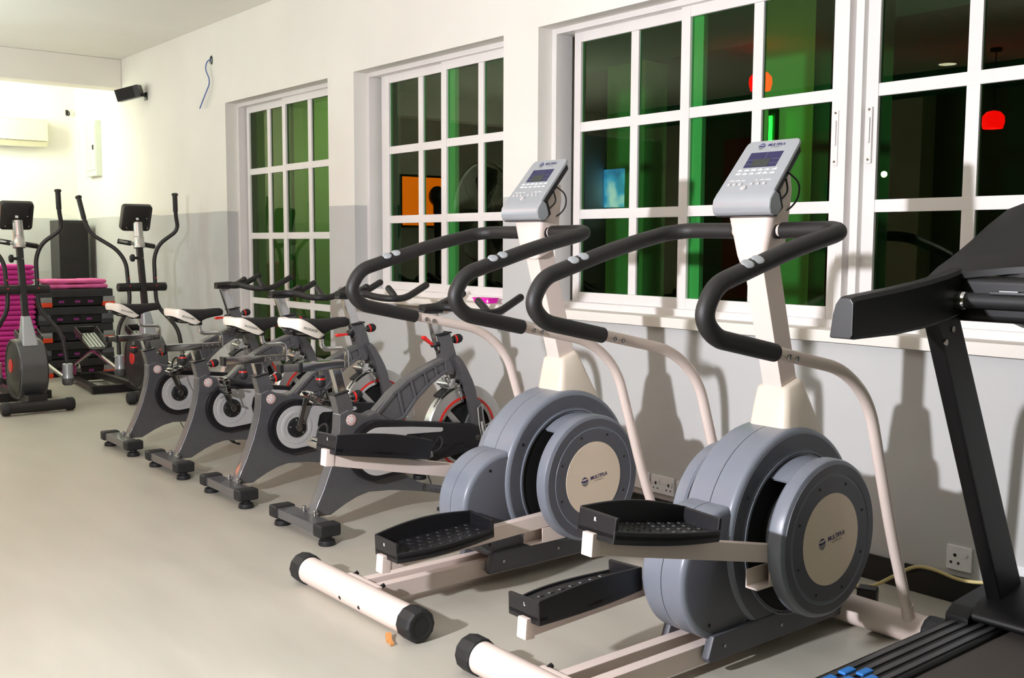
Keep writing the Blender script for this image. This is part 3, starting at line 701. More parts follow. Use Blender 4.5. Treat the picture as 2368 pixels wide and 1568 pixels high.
    def quad(name, x0, x1, u0, u1, mtl, n=.0006, par=None, sk=0):
        q = MB().loft([[cp(x0, u0, 0), cp(x1, u0, 0), cp(x1, u1, 0), cp(x0, u1, 0)], [cp(x0, u0, n), cp(x1, u0, n), cp(x1, u1, n), cp(x0, u1, n)]])
        return q.build(name, mtl, par or face, smooth=False)
    sc_ = quad('screen', -.062, .062, .098, .162, 'screen', .0008)
    quad('display', -.036, .030, .100, .132, 'screen_dark', .0014, sc_)
    for u in (.112, .130):
        quad('screen_line', -.06, -.036, u, u+.0007, 'grey_print', .0013, sc_); quad('screen_line', .031, .06, u, u+.0007, 'grey_print', .0013, sc_)
    quad('screen_line', .004, .0047, .133, .16, 'grey_print', .0013, sc_)
    # little bar profiles under the screen
    pr_ = MB(); rnd = random.Random(3)
    for row, u in enumerate((.083, .068)):
        for k in range(6):
            x0 = -.076+k*.026
            hs_ = [(3, 6, 8, 7, 4, 3), (4, 4, 7, 7, 5, 5), (5, 8, 5, 8, 5, 8), (3, 5, 8, 6, 5, 3), (2, 4, 6, 8, 4, 2), (2, 3, 5, 6, 8, 9)][(k+row*2) % 6]
            for j, hh in enumerate(hs_):
                xa = x0+j*.0032; h_ = hh*.00105
                pr_.loft([[cp(xa, u, .0001), cp(xa+.0026, u, .0001), cp(xa+.0026, u+h_, .0001), cp(xa, u+h_, .0001)], [cp(xa, u, .0007), cp(xa+.0026, u, .0007), cp(xa+.0026, u+h_, .0007), cp(xa, u+h_, .0007)]])
    for x, w__ in ((-.075, .016), (-.052, .018), (-.03, .012), (.02, .006), (.042, .012), (.064, .02)):
        pr_.loft([[cp(x-w__/2, .041, .0001), cp(x+w__/2, .041, .0001), cp(x+w__/2, .0435, .0001), cp(x-w__/2, .0435, .0001)], [cp(x-w__/2, .041, .0006), cp(x+w__/2, .041, .0006), cp(x+w__/2, .0435, .0006), cp(x-w__/2, .0435, .0006)]])
    pr_.build('program_marks', 'white_print', face, smooth=False)
    for x in (-.078, -.056, -.034, .010, .034, .058): MB().lathe([(.0068, 0), (.0065, .003), (.004, .0045), (.001, .005)], cp(x, .026, 0), nd, 14).build('button', 'light_grey', face)
    MB().lathe([(.011, 0), (.0105, .004), (.006, .006), (.001, .0065)], cp(-.013, .009, 0), nd, 16).build('button', 'light_grey', face)
    logo(face, cp(0, L-.026, .0004), Vector((1, 0, 0)), ud, .72, shear=.25)
    # cable at the back of the console
    MB().tube([pt(.10, 2.69, 1.52), pt(.112, 2.735, 1.49), pt(.10, 2.745, 1.44), pt(.085, 2.715, 1.405), pt(.075, 2.68, 1.40)], .003, 6, fil=.03).tube([pt(.10, 2.68, 1.50), pt(.095, 2.70, 1.46), pt(.088, 2.67, 1.435)], .003, 6, fil=.02).build('cable', 'black_plastic', con)
    # handrails
    for sx in (-1, 1):
        X = .335
        low = [pt(sx*X, 2.20, 1.032), pt(sx*X, 2.33, 1.008), pt(sx*X, 2.66, .938), pt(sx*X, 2.80, .83), pt(sx*X, 2.95, .40), pt(sx*X, 3.075, .10)]
        rail = MB().tube(low, .0185, 14, fil=[0, .03, .12, .14, .1, 0], fs=7).build('handrail', 'cream_metal', root)
        MB().lathe([(.0205, 0), (.0205, .06)], pt(sx*X, 3.08, .085), (0, -.35, 1), 16).build('rail_socket', 'cream_metal', rail)
        for y in (2.372, 2.408): MB().lathe([(.0085, 0), (.0085, .004), (.005, .0045), (.004, .002)], pt(sx*X+.0175, y, 1.003-(y-2.33)*.22), (1, 0, 0), 12).build('bolt', 'steel', rail)
        cs = MB().tube([pt(sx*.05, 2.682, 1.343), pt(sx*.10, 2.682, 1.343)], .019, 14).build('cross_tube', 'cream_metal', root)
        gp = [pt(sx*.092, 2.682, 1.343), pt(sx*.28, 2.675, 1.345), pt(sx*X, 2.62, 1.335), pt(sx*X, 2.40, 1.288), pt(sx*X, 2.22, 1.237), pt(sx*X, 2.075, 1.195), pt(sx*X, 2.03, 1.115), pt(sx*X, 2.08, 1.060), pt(sx*X, 2.33, 1.007)]
        MB().tube(gp, .0255, 16, fil=[0, .06, .06, .1, .1, .06, .06, .06, 0], fs=7).build('grip', 'black_foam', root)
        # pulse sensor pads
        for y, z in ((2.196, 1.2315), (2.238, 1.2425)):
            MB().ball((0, 0, .0225), .021, (.85, .92, .24)).build('pulse_sensor', 'silver_plastic', root, ang=60, loc=pt(sx*X, y, z), rot=(.27, .62, 0))
    # pedal arms and pedals : right up / left down in this machine
    return root
def add_pedals(root, up_right):
    def pt(x, y, z): return (x, y-YS, z)
    for sx in (-1, 1):
        upp = (sx > 0) == up_right
        a, b = ((1.815, .528), (2.62, .352)) if upp else ((1.855, .204), (2.64, .238))
        xo = .155
        arm = MB().beam(pt(sx*xo, *a), pt(sx*xo, *b), .036, .055).build('pedal_arm', 'cream_metal', root, bevel=.004)
        MB().beam(pt(sx*xo, a[0]-.006, a[1]+.0), pt(sx*xo, a[0]+.03, a[1]-.003), .041, .062).build('arm_cap', 'cream_metal', arm, bevel=.004)
        # bracket under the front of the arm
        br = MB(); y0, z0 = b[0]-.13, b[1]-.075
        br.bb(sx*xo-.022, sx*xo+.022, y0-YS, y0+.19-YS, z0-.012, z0-.006).bb(sx*xo-.022, sx*xo-.017, y0-YS, y0+.19-YS, z0-.006, z0+.045).bb(sx*xo+.017, sx*xo+.022, y0+.06-YS, y0+.19-YS, z0-.006, z0+.045)
        br.build('bracket', 'cream_metal', arm, bevel=.001)
        # the moulded pedal tray
        tr = thing('pedal_mount', '', '', pt(sx*.172, a[0]+.012, a[1]+(.036 if upp else .037))); tr.parent = root
        tr.rotation_euler = (math.atan2(b[1]-a[1], b[0]-a[0])*(.75 if upp else 1), 0, 0)
        Lp, W = .42, .085
        n = 14; inner = []; outer = []
        for i in range(n+1):
            t = i/n; y = Lp*t
            inner.append((-sx*(W-.012+.012*math.sin(PI*t)), y))
            outer.append((sx*(W-.02+.032*math.sin(PI*t**.85)), y))
        base = MB().prism(inner+outer[::-1], -.012, .006, 'z').build('pedal', 'black_plastic', tr, bevel=.004)
        wall = MB()
        def strip(path, h0, h1, hb, th=.009):
            rings = []
            for i, (p, q) in enumerate(path):
                f = i/(len(path)-1); h = h0+(h1-h0)*f if not callable(h0) else h0(f)
                d = Vector(q)
                rings.append([(p[0], p[1], hb), (p[0]+d.x*th, p[1]+d.y*th, hb), (p[0]+d.x*th, p[1]+d.y*th, h), (p[0], p[1], h)])
            wall.loft(rings)
        ip = [(p, (sx, 0)) for p in inner]
        strip(ip, lambda f: .052+.016*math.sin(PI*f), 0, -.022)
        strip([(p, (0, -1)) for p in ((inner[-1][0], Lp), (outer[-1][0], Lp))], .052, .045, -.022, .012)
        strip([(p, (0, 1)) for p in ((inner[0][0], 0), (outer[0][0], 0))], .050, .046, -.022, .012)
        strip([(p, (-sx, 0)) for p in outer], .013, .013, -.022, .008)
        wall.build('tray_rim', 'black_plastic', base, bevel=.005, seg=3)
        tb = MB()
        for j in range(9):
            for k in range(4):
                y = .05+j*.042+(k % 2)*.021; x = -sx*W+sx*(.028+k*.037)
                if y < Lp-.02: tb.lathe([(.0125, .006), (.0115, .0085), (.001, .0095)], (x, y, 0), (0, 0, 1), 8)
        tb.build('tread_studs', 'black_plastic', base)
        text('R' if sx > 0 else 'L', .014, frame_m((-sx*.01, -.0008, .028), (1, 0, 0), (0, 0, 1)), 'white_print', base, bold=.0004)
def logo(parent, c, ex, ey, s, shear=0):
    ez = ex.cross(ey)
    def P2(u, v, n): return c+ex*u+ey*v+ez*n
    mm = frame_m(c+ex*.026*s+ey*.004*s+ez*.0008, ex, ey)
    text('MULTIPLA', .0205*s, mm, 'navy_print', parent, bold=.0001*s, shear=max(shear, .05), space=.98)
    mm = frame_m(c+ex*.026*s-ey*.0105*s+ez*.0008, ex, ey)
    text('FITNESS', .0075*s, mm, 'grey_print', parent, bold=.0001, space=2.0)
    # striped globe
    gx, gy, R = -.049*s, -.001*s, .0175*s
    for (v0, v1, bow, mt) in ((.58, .92, .18, 'navy_print'), (-.02, .40, -.42, 'navy_print'), (-.58, -.22, -.42, 'grey_print'), (-.92, -.72, -.30, 'grey_print')):
        top, bot = [], []
        for k in range(9):
            t = -1+k/4
            f = lambda v: v+bow*(1-t*t)*.5
            a, b = f(v1), f(v0)
            ha = math.sqrt(max(.02, 1-min(1, abs(v1))**2)); hb_ = math.sqrt(max(.02, 1-min(1, abs(v0))**2))
            top.append((t*ha, a)); bot.append((t*hb_, b))
        pts = top+bot[::-1]
        q = MB().loft([[P2(gx+R*x, gy+R*y, .0002) for x, y in pts], [P2(gx+R*x, gy+R*y, .0009) for x, y in pts]])
        q.build('emblem', mt, parent, smooth=False)
st1 = make_stepper()
st2 = copy_tree(st1)
st1.location.x = -3.145; st2.location.x = -2.07
add_pedals(st1, False); add_pedals(st2, True)
st1['label'] = 'white and grey stepper next to the spin bikes, its near pedal down low'
st2['label'] = 'white and grey stepper nearest the camera beside the black treadmill, its near pedal raised'

# ------------------------------------------------------------------ treadmill
def make_treadmill():
    root = thing('treadmill', 'black treadmill with blue foot pads at the right edge of the room', 'treadmill', (-1.15, 2.2, 0))
    def pt(x, y, z): return (x+1.15, y-2.2, z)
    def t2(*p): return [(a-2.2, z) for a, z in p]
    xl, xr = -1.57, -.73
    MB().bb(xl+.02+1.15, xr-.02+1.15, 1.75-2.2, 3.25-2.2, .04, .13).build('deck', 'treadmill_black', root, bevel=.01)
    for x in (xl+.08, xr-.08):
        for y in (1.8, 3.2): MB().lathe([(.03, 0), (.034, .008), (.03, .045)], pt(x, y, 0), (0, 0, 1), 16).build('foot', 'black_rubber', root)
    for side, (a, b) in (('l', (xl, xl+.155)), ('r', (xr-.155, xr))):
        rl = MB().bb(a+1.15, b+1.15, 1.72-2.2, 3.1-2.2, .10, .155).build('side_rail', 'treadmill_black', root, bevel=.012, seg=3)
        for k in range(4):
            x = a+.026+k*.034
            MB().bb(x-.009+1.15, x+.009+1.15, 1.74-2.2, 3.09-2.2, .154, .1595).build('rib', 'treadmill_grey', rl, bevel=.002)
        for k in range(3):
            for j in range(5):
                x = a+.043+k*.034; y = 2.405-j*.085+(k % 2)*.03
                MB().bb(x-.012+1.15, x+.012+1.15, y-.026-2.2, y+.026-2.2, .157, .166).build('foot_pad', 'blue_pad', rl, bevel=.004, seg=3)
    MB().bb(xl+.155+1.15, xr-.155+1.15, 1.76-2.2, 3.12-2.2, .132, .142).build('running_belt', 'belt', root)
    MB().prism(t2((3.02, .165), (3.02, .185), (3.06, .215), (3.22, .25), (3.34, .24), (3.38, .15), (3.38, .05), (3.10, .05), (3.10, .16)), xl+.06+1.15, xr-.06+1.15).build('motor_cover', 'treadmill_black', root, bevel=.012, seg=3)
    for x0, x1 in ((xl-.005, xl+.07), (xr-.07, xr+.005)):
        MB().prism(t2((3.0, .15), (3.0, .175), (3.04, .20), (3.30, .225), (3.36, .21), (3.36, .05), (3.02, .05)), x0+1.15, x1+1.15).build('corner_cap', 'treadmill_black', root, bevel=.008)
        MB().bb(x0+.02+1.15, x0+.055+1.15, 3.10-2.2, 3.14-2.2, .0, .06).build('foot', 'black_rubber', root)
    for a, b in ((-1.502, -1.455), (-.845, -.798)):
        pr = [pt(a, 2.668, 1.10), pt(b, 2.668, 1.10), pt(b, 2.785, 1.11), pt(a, 2.785, 1.11)]
        pb = [pt(a, 3.125, .18), pt(b, 3.125, .18), pt(b, 3.28, .18), pt(a, 3.28, .18)]
        u = MB().loft([pb, pr]).build('upright', 'treadmill_black', root, bevel=.010)
        for y in (2.70, 2.735): MB().lathe([(.009, 0), (.009, .004), (.005, .004)], pt(b, y+.012, 1.035+(y-2.7)*1.0), (1, 0, 0), 10).build('bolt', 'steel', u)
    for a, b in ((-1.512, -1.452), (-.848, -.788)):
        def sec(y, z0, z1, grow=0): 
            h = z1-z0; wd = b-a
            return [pt(a-.004, y, z0), pt(b-.006, y, z0), pt(b, y, z0+.008), pt(b, y, z1-.012), pt(b-.008, y, z1-.002), pt(b-.02, y, z1), pt(a+.35*wd, y, z1-.001), pt(a+.18*wd, y, z1-.16*h), pt(a+.06*wd, y, z1-.42*h), pt(a, y, z1-.7*h)]
        ar = MB().loft([sec(2.262, 1.068, 1.170), sec(2.275, 1.066, 1.174), sec(2.46, 1.068, 1.19), sec(2.60, 1.078, 1.205), sec(2.72, 1.092, 1.222), sec(2.80, 1.11, 1.238)])
        arm = ar.build('arm', 'treadmill_black', root, ang=32)
        e = sec(2.2615, 1.0695, 1.1685)
        MB().loft([e, [Vector(p)+Vector((0, -.004, 0)) for p in e]]).build('arm_cap', 'treadmill_grey', arm, bevel=.002)
    # cross grip bar
    MB().tube([pt(-1.47, 2.765, 1.15), pt(-.83, 2.765, 1.15)], .021, 16).build('grip_bar', 'black_rubber', root)
    MB().lathe([(.024, 0), (.026, .006), (.026, .02), (.024, .026)], pt(-1.452, 2.765, 1.15), (1, 0, 0), 18).build('grip_collar', 'chrome', root)
    s_ = MB().bb(-1.36+1.15, -.94+1.15, 2.752-2.2, 2.776-2.2, 1.168, 1.176).build('sensor_strip', 'black_plastic', root, bevel=.002)
    for x in (-1.31, -1.24, -1.06, -.99): MB().bb(x-.025+1.15, x+.025+1.15, 2.755-2.2, 2.773-2.2, 1.176, 1.179).build('pulse_sensor', 'silver_plastic', s_, bevel=.001)
    # console hood, rising away from the user
    hood = MB(); nx = 16; rings = []
    prof = [(2.735, 1.205), (2.80, 1.238), (2.88, 1.268), (2.98, 1.312), (3.08, 1.36), (3.20, 1.41)]
    for i in range(nx+1):
        t = i/nx; x = -1.535+t*.77; bow = math.sin(PI*t)**.7
        top = [pt(x, y+.10*bow*(1-j/5), z+(.045+.01*j/5)*bow) for j, (y, z) in enumerate(prof)]
        under = [pt(x, y+.10*bow*(1-j/5), z-.018+(.045+.01*j/5)*bow) for j, (y, z) in enumerate(prof)][::-1]
        rings.append(top+under)
    hood.loft(rings).build('console_hood', 'treadmill_black', root, ang=40)
    MB().ball(pt(-1.15, 2.93, 1.17), .31, (1.0, .48, .40), 32, 18).build('console_pod', 'treadmill_grey', root, ang=60)
    MB().bb(-1.52+1.15, -.78+1.15, 2.79-2.2, 3.16-2.2, 1.09, 1.215).build('console_body', 'treadmill_black', root, bevel=.02, seg=3)
    return root
make_treadmill()

# ------------------------------------------------------------------ black elliptical trainers at the far end
def make_elliptical():
    root = thing('elliptical_trainer', '', 'elliptical', (-8.33, 2.15, 0), 0, 'black elliptical trainers at the far end')
    # local x points away from the user, y towards the window wall
    MB().lathe([(.042, -.21), (.042, .21)], (0, 0, .055), (0, 1, 0), 20).build('front_stabilizer', 'elliptical_black', root)
    for sy in (-1, 1): MB().lathe([(.046, 0), (.050, .004), (.050, .05), (.042, .06)], (0, sy*.20, .053), (0, sy, 0), 14).build('end_cap', 'black_rubber', root)
    MB().bb(-1.55, -.02, -.03, .03, .045, .10).build('main_rail', 'elliptical_black', root, bevel=.005)
    MB().bb(-1.62, -1.55, -.25, .25, .02, .09).build('rear_stabilizer', 'elliptical_black', root, bevel=.008)
    MB().bb(-.80, -.74, -.30, .30, .0, .07).build('middle_stabilizer', 'elliptical_black', root, bevel=.006)
    for sy in (-1, 1): MB().beam((-.77, sy*.27, .05), (-1.57, sy*.20, .05), .07, .03, side=(0, 1, 0)).build('roller_track', 'elliptical_black', root, bevel=.005)
    # flywheel housing
    hp = circ((-.29, .315), .235, -70, 250, 40)
    h = MB().prism(hp, -.098, .098, 'y').build('housing', 'elliptical_grey', root, bevel=.012, seg=3)
    MB().bb(-.30, .0, -.07, .07, .085, .14).build('housing_foot', 'elliptical_black', root, bevel=.008)
    for sy in (-1, 1):
        MB().lathe([(.225, .098), (.223, .104), (.205, .104), (.203, .100), (.02, .118)], (-.29, 0, .315), (0, sy, 0), 40).build('side_cover', 'elliptical_black', h)
        MB().lathe([(.055, .114), (.05, .120), (.001, .122)], (-.29, 0, .34), (0, sy, 0), 24).build('red_emblem', 'red', h)
    MB().loft([[(-.30, -.058, .50), (-.14, -.058, .50), (-.14, .058, .50), (-.30, .058, .50)], [(-.30, -.030, .725), (-.235, -.030, .725), (-.235, .030, .725), (-.30, .030, .725)]]).build('mast_boot', 'silver_plastic', root, bevel=.012, seg=3)
    MB().beam((-.265, 0, .68), (-.375, 0, 1.27), .046, .05, side=(0, 1, 0)).build('mast', 'elliptical_black', root, bevel=.006)
    c = MB().lathe([(.038, 0), (.047, .004), (.047, .05), (.043, .056), (.043, .09), (.039, .095), (.039, .215)], (-.370, 0, 1.245), (-.14, 0, 1), 22).build('mast_collar', 'aluminium', root)
    MB().lathe([(.012, 0), (.012, .03), (.03, .032), (.032, .05), (.022, .06)], (-.36, -.02, 1.165), (0, -1, 0), 14).build('adjuster_knob', 'black_rubber', root)
    MB().lathe([(.006, 0), (.006, .004)], (-.33, .012, 1.165), (1, 0, 0), 8).build('bolt', 'chrome', root)
    # console seen from behind
    t = MB(); 
    def ring(x, z, hy, hz, r=.025):
        out = []
        for cy, cz, a0 in ((hy-r, hz-r, 0), (-(hy-r), hz-r, 90), (-(hy-r), -(hz-r), 180), (hy-r, -(hz-r), 270)):
            for k in range(4):
                a = math.radians(a0+30*k); u = cz+r*math.sin(a); out.append((x+u*.42, cy+r*math.cos(a), z+u*.91))
        return out
    t.loft([ring(-.47, 1.51, .118, .112), ring(-.44, 1.505, .122, .116), ring(-.405, 1.49, .118, .112), ring(-.385, 1.48, .085, .08)])
    cb = t.build('console', 'elliptical_black', root, ang=45)
    MB().box((-.372, -.01, 1.487), (.002, .022, .02), (0, -.43, 0)).build('sticker', 'white_print', cb)
    for y, z in ((-.085, -.075), (.085, -.075), (.07, .01)): MB().ball((-.383+z*.42, y, 1.482+z*.91), .005).build('screw', 'chrome', cb)
    # fixed grips
    MB().tube([(-.43, -.145, 1.305), (-.40, -.05, 1.285), (-.385, 0, 1.28), (-.40, .05, 1.275), (-.44, .14, 1.262)], .014, 10, fil=.03).build('fixed_handlebar', 'steel', root)
    for sy in (-1, 1): MB().tube([(-.405, sy*.055, 1.28-sy*.005), (-.45, sy*.15, 1.282-sy*.022)], .021, 12).build('hand_grip', 'black_foam', root)
    # pivot shaft
    MB().lathe([(.032, -.20), (.036, -.195), (.036, .195), (.032, .20)], (-.335, 0, .925), (0, 1, 0), 18).build('pivot_shaft', 'elliptical_black', root)
    # swinging arms
    arms = {1: ([(-.33, .11, .90), (-.345, .11, 1.17), (-.33, .15, 1.28), (-.28, .30, 1.40), (-.27, .275, 1.52), (-.25, .265, 1.69)], [(-.33, .11, .93), (-.33, .115, .77), (-.2, .245, .58), (-.12, .25, .36)], (-.1, .25, .30)),
            -1: ([(-.33, -.11, .90), (-.38, -.11, 1.13), (-.43, -.165, 1.235), (-.52, -.34, 1.36), (-.56, -.375, 1.46), (-.62, -.40, 1.66)], [(-.33, -.11, .93), (-.30, -.115, .77), (-.36, -.20, .60), (-.30, -.215, .38)], (-.29, -.215, .32))}
    for sy in (-1, 1):
        upa, lo, ft = arms[sy]
        a = MB().tube(upa, .0165, 12, fil=.07, fs=6).build('swing_arm', 'elliptical_black', root)
        tip = Vector(upa[-1]); d = (tip-Vector(upa[-2])).normalized()
        MB().tube([Vector(upa[-2])+d*.03, tip], .020, 12).lathe([(.026, -.006), (.026, .008), (.018, .014)], tip, d, 14).build('hand_grip', 'black_foam', a)
        MB().tube(lo, .0165, 12, fil=.08, fs=6).build('lower_arm', 'elliptical_black', a)
        MB().lathe([(.006, 0), (.004, .004)], (-.308, sy*.11, 1.0), (1, 0, 0), 8).build('red_bolt', 'red', a)
        MB().lathe([(.006, 0), (.004, .004)], (-.296, sy*.11, .935), (1, 0, 0), 8).build('red_bolt', 'red', a)
        MB().lathe([(.030, .055), (.038, .05), (.040, .0), (.036, -.03), (.042, -.05), (.042, -.06)], ft, (.0, 0, 1), 16).build('ankle_boot', 'silver_plastic', a)
        MB().lathe([(.042, -.06), (.044, -.10), (.034, -.115)], ft, (0, 0, 1), 16).build('boot_foot', 'elliptical_grey', a)
        # foot link and pedal
        f = Vector(ft)+Vector((0, 0, -.08)); e = Vector((-1.42, sy*.225, .20 if sy < 0 else .16)); zm = .14 if sy < 0 else .1
        mid = Vector((-.95, sy*.22, .36 if sy < 0 else .36))
        MB().tube([f, mid, e], .017, 10, fil=.1).build('foot_link', 'steel', a)
        MB().lathe([(.05, -.02), (.05, .02)], e+Vector((0, 0, -.055)), (0, 1, 0), 18).build('roller', 'steel', a)
        tr = MB().prism([(-.19, -.07), (-.13, -.085), (.16, -.075), (.19, -.05), (.19, .05), (.16, .075), (-.13, .085), (-.19, .07)], -.012, .0, 'z')
        pp = tr.build('pedal', 'elliptical_black', a, bevel=.004, loc=mid+Vector((-.02, 0, .085)), rot=(0, .33, 0))
        MB().bb(-.15, .15, -.065, .065, 0, .004).build('tread_pad', 'panel_box', pp, bevel=.002)
        tb = MB()
        for i in range(9):
            for j in range(4): tb.bb(-.14+i*.032+(j % 2)*.01, -.118+i*.032+(j % 2)*.01, -.055+j*.03, -.04+j*.03, .004, .007)
        tb.build('tread_bars', 'elliptical_grey', pp)
        wl = MB().prism([(-.20, -.07), (-.185, -.07), (-.185, .07), (-.20, .07)], -.012, .05, 'z').prism([(-.20, sy*-.085), (.17, sy*-.075), (.17, sy*-.085), (-.20, sy*-.095)], -.012, .05, 'z').prism([(-.20, sy*.085), (-.02, sy*.08), (-.02, sy*.09), (-.20, sy*.095)], -.012, .05, 'z')
        wl.build('toe_guard', 'elliptical_black', pp, bevel=.004)
    return root
e1 = make_elliptical(); e2 = copy_tree(e1)
e1['label'] = 'black elliptical trainer in front of the magenta mat stack at the left edge'
e2.location.y = 3.08
e2['label'] = 'black elliptical trainer beside the window wall behind the farthest spin bike'

# ------------------------------------------------------------------ aerobic steps, mats and the rest of the far corner
def make_step():
    root = thing('aerobic_step', '', 'aerobic step', (-10.6, 3.075, 0), 0, 'stack of aerobic steps')
    MB().bb(-.18, .18, -.35, .33, .092, .166).build('platform', 'step_black', root, bevel=.010)
    MB().bb(-.17, .17, -.34, .32, .166, .168).build('mat_top', 'step_black', root)
    for sy, y in ((-1, -.295), (1, .29)):
        leg = MB().bb(-.18, .185, y-.055, y+.055, .042, .094).build('leg', 'step_grey', root, bevel=.006)
        MB().bb(-.185, .19, y-.062, y+.055, .0, .044).build('foot', 'orange', leg, bevel=.006)
    MB().bb(-.16, .165, -.24, .235, .012, .09).build('core', 'void_black', root)
    for y in (-.15, .0, .12): MB().bb(.155, .168, y-.028, y+.024, .036, .060).build('grip_slot', 'purple', root, bevel=.004)
    return root
s0 = make_step()
steps = [s0]+[copy_tree(s0) for _ in range(4)]
step_labels = ['black aerobic step with orange feet standing on the floor under the stack',
    'black aerobic step with black feet, second from the bottom of the stack', 'black aerobic step with orange feet in the middle of the stack',
    'black aerobic step with black feet, second from the top of the stack', 'black aerobic step with orange feet on top of the stack, under two pink mats']
for k, (o, l) in enumerate(zip(steps, step_labels)):
    if k in (1, 3):
        for q in o.children:
            if q.name.split('.')[0] == 'leg':
                for f in q.children: f.material_slots[0].link = 'OBJECT'; f.material_slots[0].material = M['step_black']
                q.material_slots[0].link = 'OBJECT'; q.material_slots[0].material = M['step_dark_grey']
    o.location.z = .1685*k+.0; o.location.y += (.0, -.01, .006, -.006, .012)[k]; o['label'] = l
def pad(name, lab, grp, loc, L, W, H, mt, notch=True):
    b = MB(); pts = []
    n = 12; r = H*.5
    prof = [(-W/2+r*(1-math.cos(a)), r*math.sin(a)) for a in (0,)]
    ring = []
    for k in range(8):
        a = PI/2+PI*k/7; ring.append((-W/2+r+r*math.cos(a), r*math.sin(a)+r))
    for k in range(8):
        a = -PI/2+PI*k/7; ring.append((W/2-r+r*math.cos(a), r*math.sin(a)+r))
    rings = []
    for y, s in ((-L/2, .55), (-L/2+.012, .9), (-L/2+.04, 1), (-L/6-.02, 1), (-L/6+.01, .86 if notch else 1), (L/6-.03, .86 if notch else 1), (L/6, 1), (L/2-.04, 1), (L/2-.012, .9), (L/2, .55)):
        rings.append([(u*(.96+.04*s), y, r+(v-r)*s) for u, v in ring])
    o = b.loft(rings).build(name, mt, None, ang=60, loc=loc)
    return tag(o, lab, 'mat', grp)
pad('foam_mat', 'pink foam mat lying directly on the top aerobic step', 'pink mats on the steps', (-10.6, 3.10, .843), .56, .30, .046, 'pink_foam')
pad('foam_mat', 'pink foam mat on top of the other pink mat above the aerobic steps', 'pink mats on the steps', (-10.61, 3.09, .890), .56, .30, .046, 'pink_foam')
p0 = None
for k in range(23):
    if p0 is None: p0 = pad('exercise_mat', '', 'tall stack of magenta mats', (0, 0, 0), .62, .40, .047, 'magenta_foam', False); o = p0
    else: o = p0.copy(); COL.objects.link(o)
    o.location = (-10.6+random.uniform(-.006, .006), 2.385+random.uniform(-.01, .01), .047*k)
    o['label'] = 'magenta foam mat inside the tall stack left of the aerobic steps'
    if k == 22: o['label'] = 'topmost magenta foam mat of the tall stack left of the aerobic steps'
    if k == 0: o['label'] = 'bottom magenta foam mat of the tall stack, lying on the floor'
cab = thing('loudspeaker_cabinet', 'tall black loudspeaker cabinet standing in the corner behind the aerobic steps', 'speaker', (-11.6, 3.365, 0))
MB().bb(-.16, .16, -.15, .15, .02, 1.52).build('cabinet', 'elliptical_black', cab, bevel=.008)
MB().bb(.16, .166, -.135, .135, .06, 1.49).build('grille', 'black_cloth', cab, bevel=.002)
MB().bb(-.17, .17, -.16, .16, 0, .02).build('plinth', 'void_black', cab)

ac = thing('air_conditioner', 'cream split air conditioner high on the far wall', 'air conditioner', (XB, 2.80, 2.30))
MB().prism([(0, .03), (.17, 0), (.215, .06), (.22, .26), (.19, .29), (0, .29)], -.46, .46, 'y').build('body', 'ac_cream', ac, bevel=.01)
MB().prism([(.06, .014), (.165, -.004), (.168, .004), (.06, .022)], -.40, .36, 'y').build('louvre', 'panel_box', ac, bevel=.002)
MB().bb(.219, .222, -.44, .44, .055, .059).build('panel_gap', 'black_plastic', ac)
hk = thing('wall_bracket', 'small black bracket on the far wall between air conditioner and distribution box', 'bracket', (XB, 3.52, 2.70))
MB().bb(0, .010, -.012, .012, -.03, .028).tube([(.01, -.01, .02), (.04, -.012, .025), (.05, .01, .005), (.045, .016, -.02), (.02, .01, -.03)], .007, 8, fil=.012).build('bracket', 'black_plastic', hk)
pb = thing('distribution_box', 'slim pale distribution box on the window wall in the far corner', 'electrical box', (-11.385, YW, 1.98))
MB().bb(-.16, .19, -.06, 0, 0, .57).build('box', 'panel_box', pb, bevel=.005)
MB().bb(-.152, .182, -.066, -.059, .06, .515).build('door', 'panel_box', pb, bevel=.003)
MB().bb(.11, .14, -.074, -.066, .27, .32).build('latch', 'black_plastic', pb, bevel=.002)

sp = thing('wall_speaker', 'small black loudspeaker tilted on the window wall under the beam', 'speaker', (-9.89, YW, 2.655))
ex = Vector((.60, .76, .25)).normalized(); nn = Vector((.74, -.62, -.12)); nn = (nn-ex*nn.dot(ex)).normalized(); ez = ex.cross(-nn)
bxs = MB().prism([(-.07, -.055), (.05, -.055), (.07, -.03), (.07, .055), (-.07, .055)], -.11, .11, 'x').build('enclosure', 'black_plastic', sp, bevel=.006)
mm = Matrix((ex, -nn, ez)).transposed().to_4x4(); mm.translation = (-.03, -.14, .02); bxs.matrix_local = mm
MB().bb(-.10, .06, -.0745, -.0705, -.048, .048).build('grille', 'black_cloth', bxs)
MB().tube([(.02, 0, .0), (.02, -.07, .03)], .013, 8).bb(-.01, .05, -.01, 0, -.035, .035).build('bracket', 'black_plastic', sp)

wr = thing('loose_wire', 'blue wire hanging from a small hole high on the window wall', 'wire', (-8.37, YW, 2.80))
MB().prism([(-.022, -.035), (.018, -.045), (.026, .0), (.014, .028), (-.012, .022), (-.026, .004)], -.005, .0, 'y').build('hole', 'void_black', wr)
MB().tube([(.02, -.01, .0), (-.03, -.03, -.02), (-.045, -.035, -.08), (.02, -.03, -.165), (.015, -.03, -.21), (-.10, -.03, -.305), (-.19, -.03, -.385)], .0045, 8, fil=.06, fs=6).build('strand', 'blue_wire', wr)
MB().tube([(.02, -.008, .0), (.01, -.02, -.09), (.055, -.02, -.16), (.04, -.02, -.25), (-.09, -.02, -.39)], .0028, 6, fil=.06, fs=6).build('strand', 'panel_box', wr)

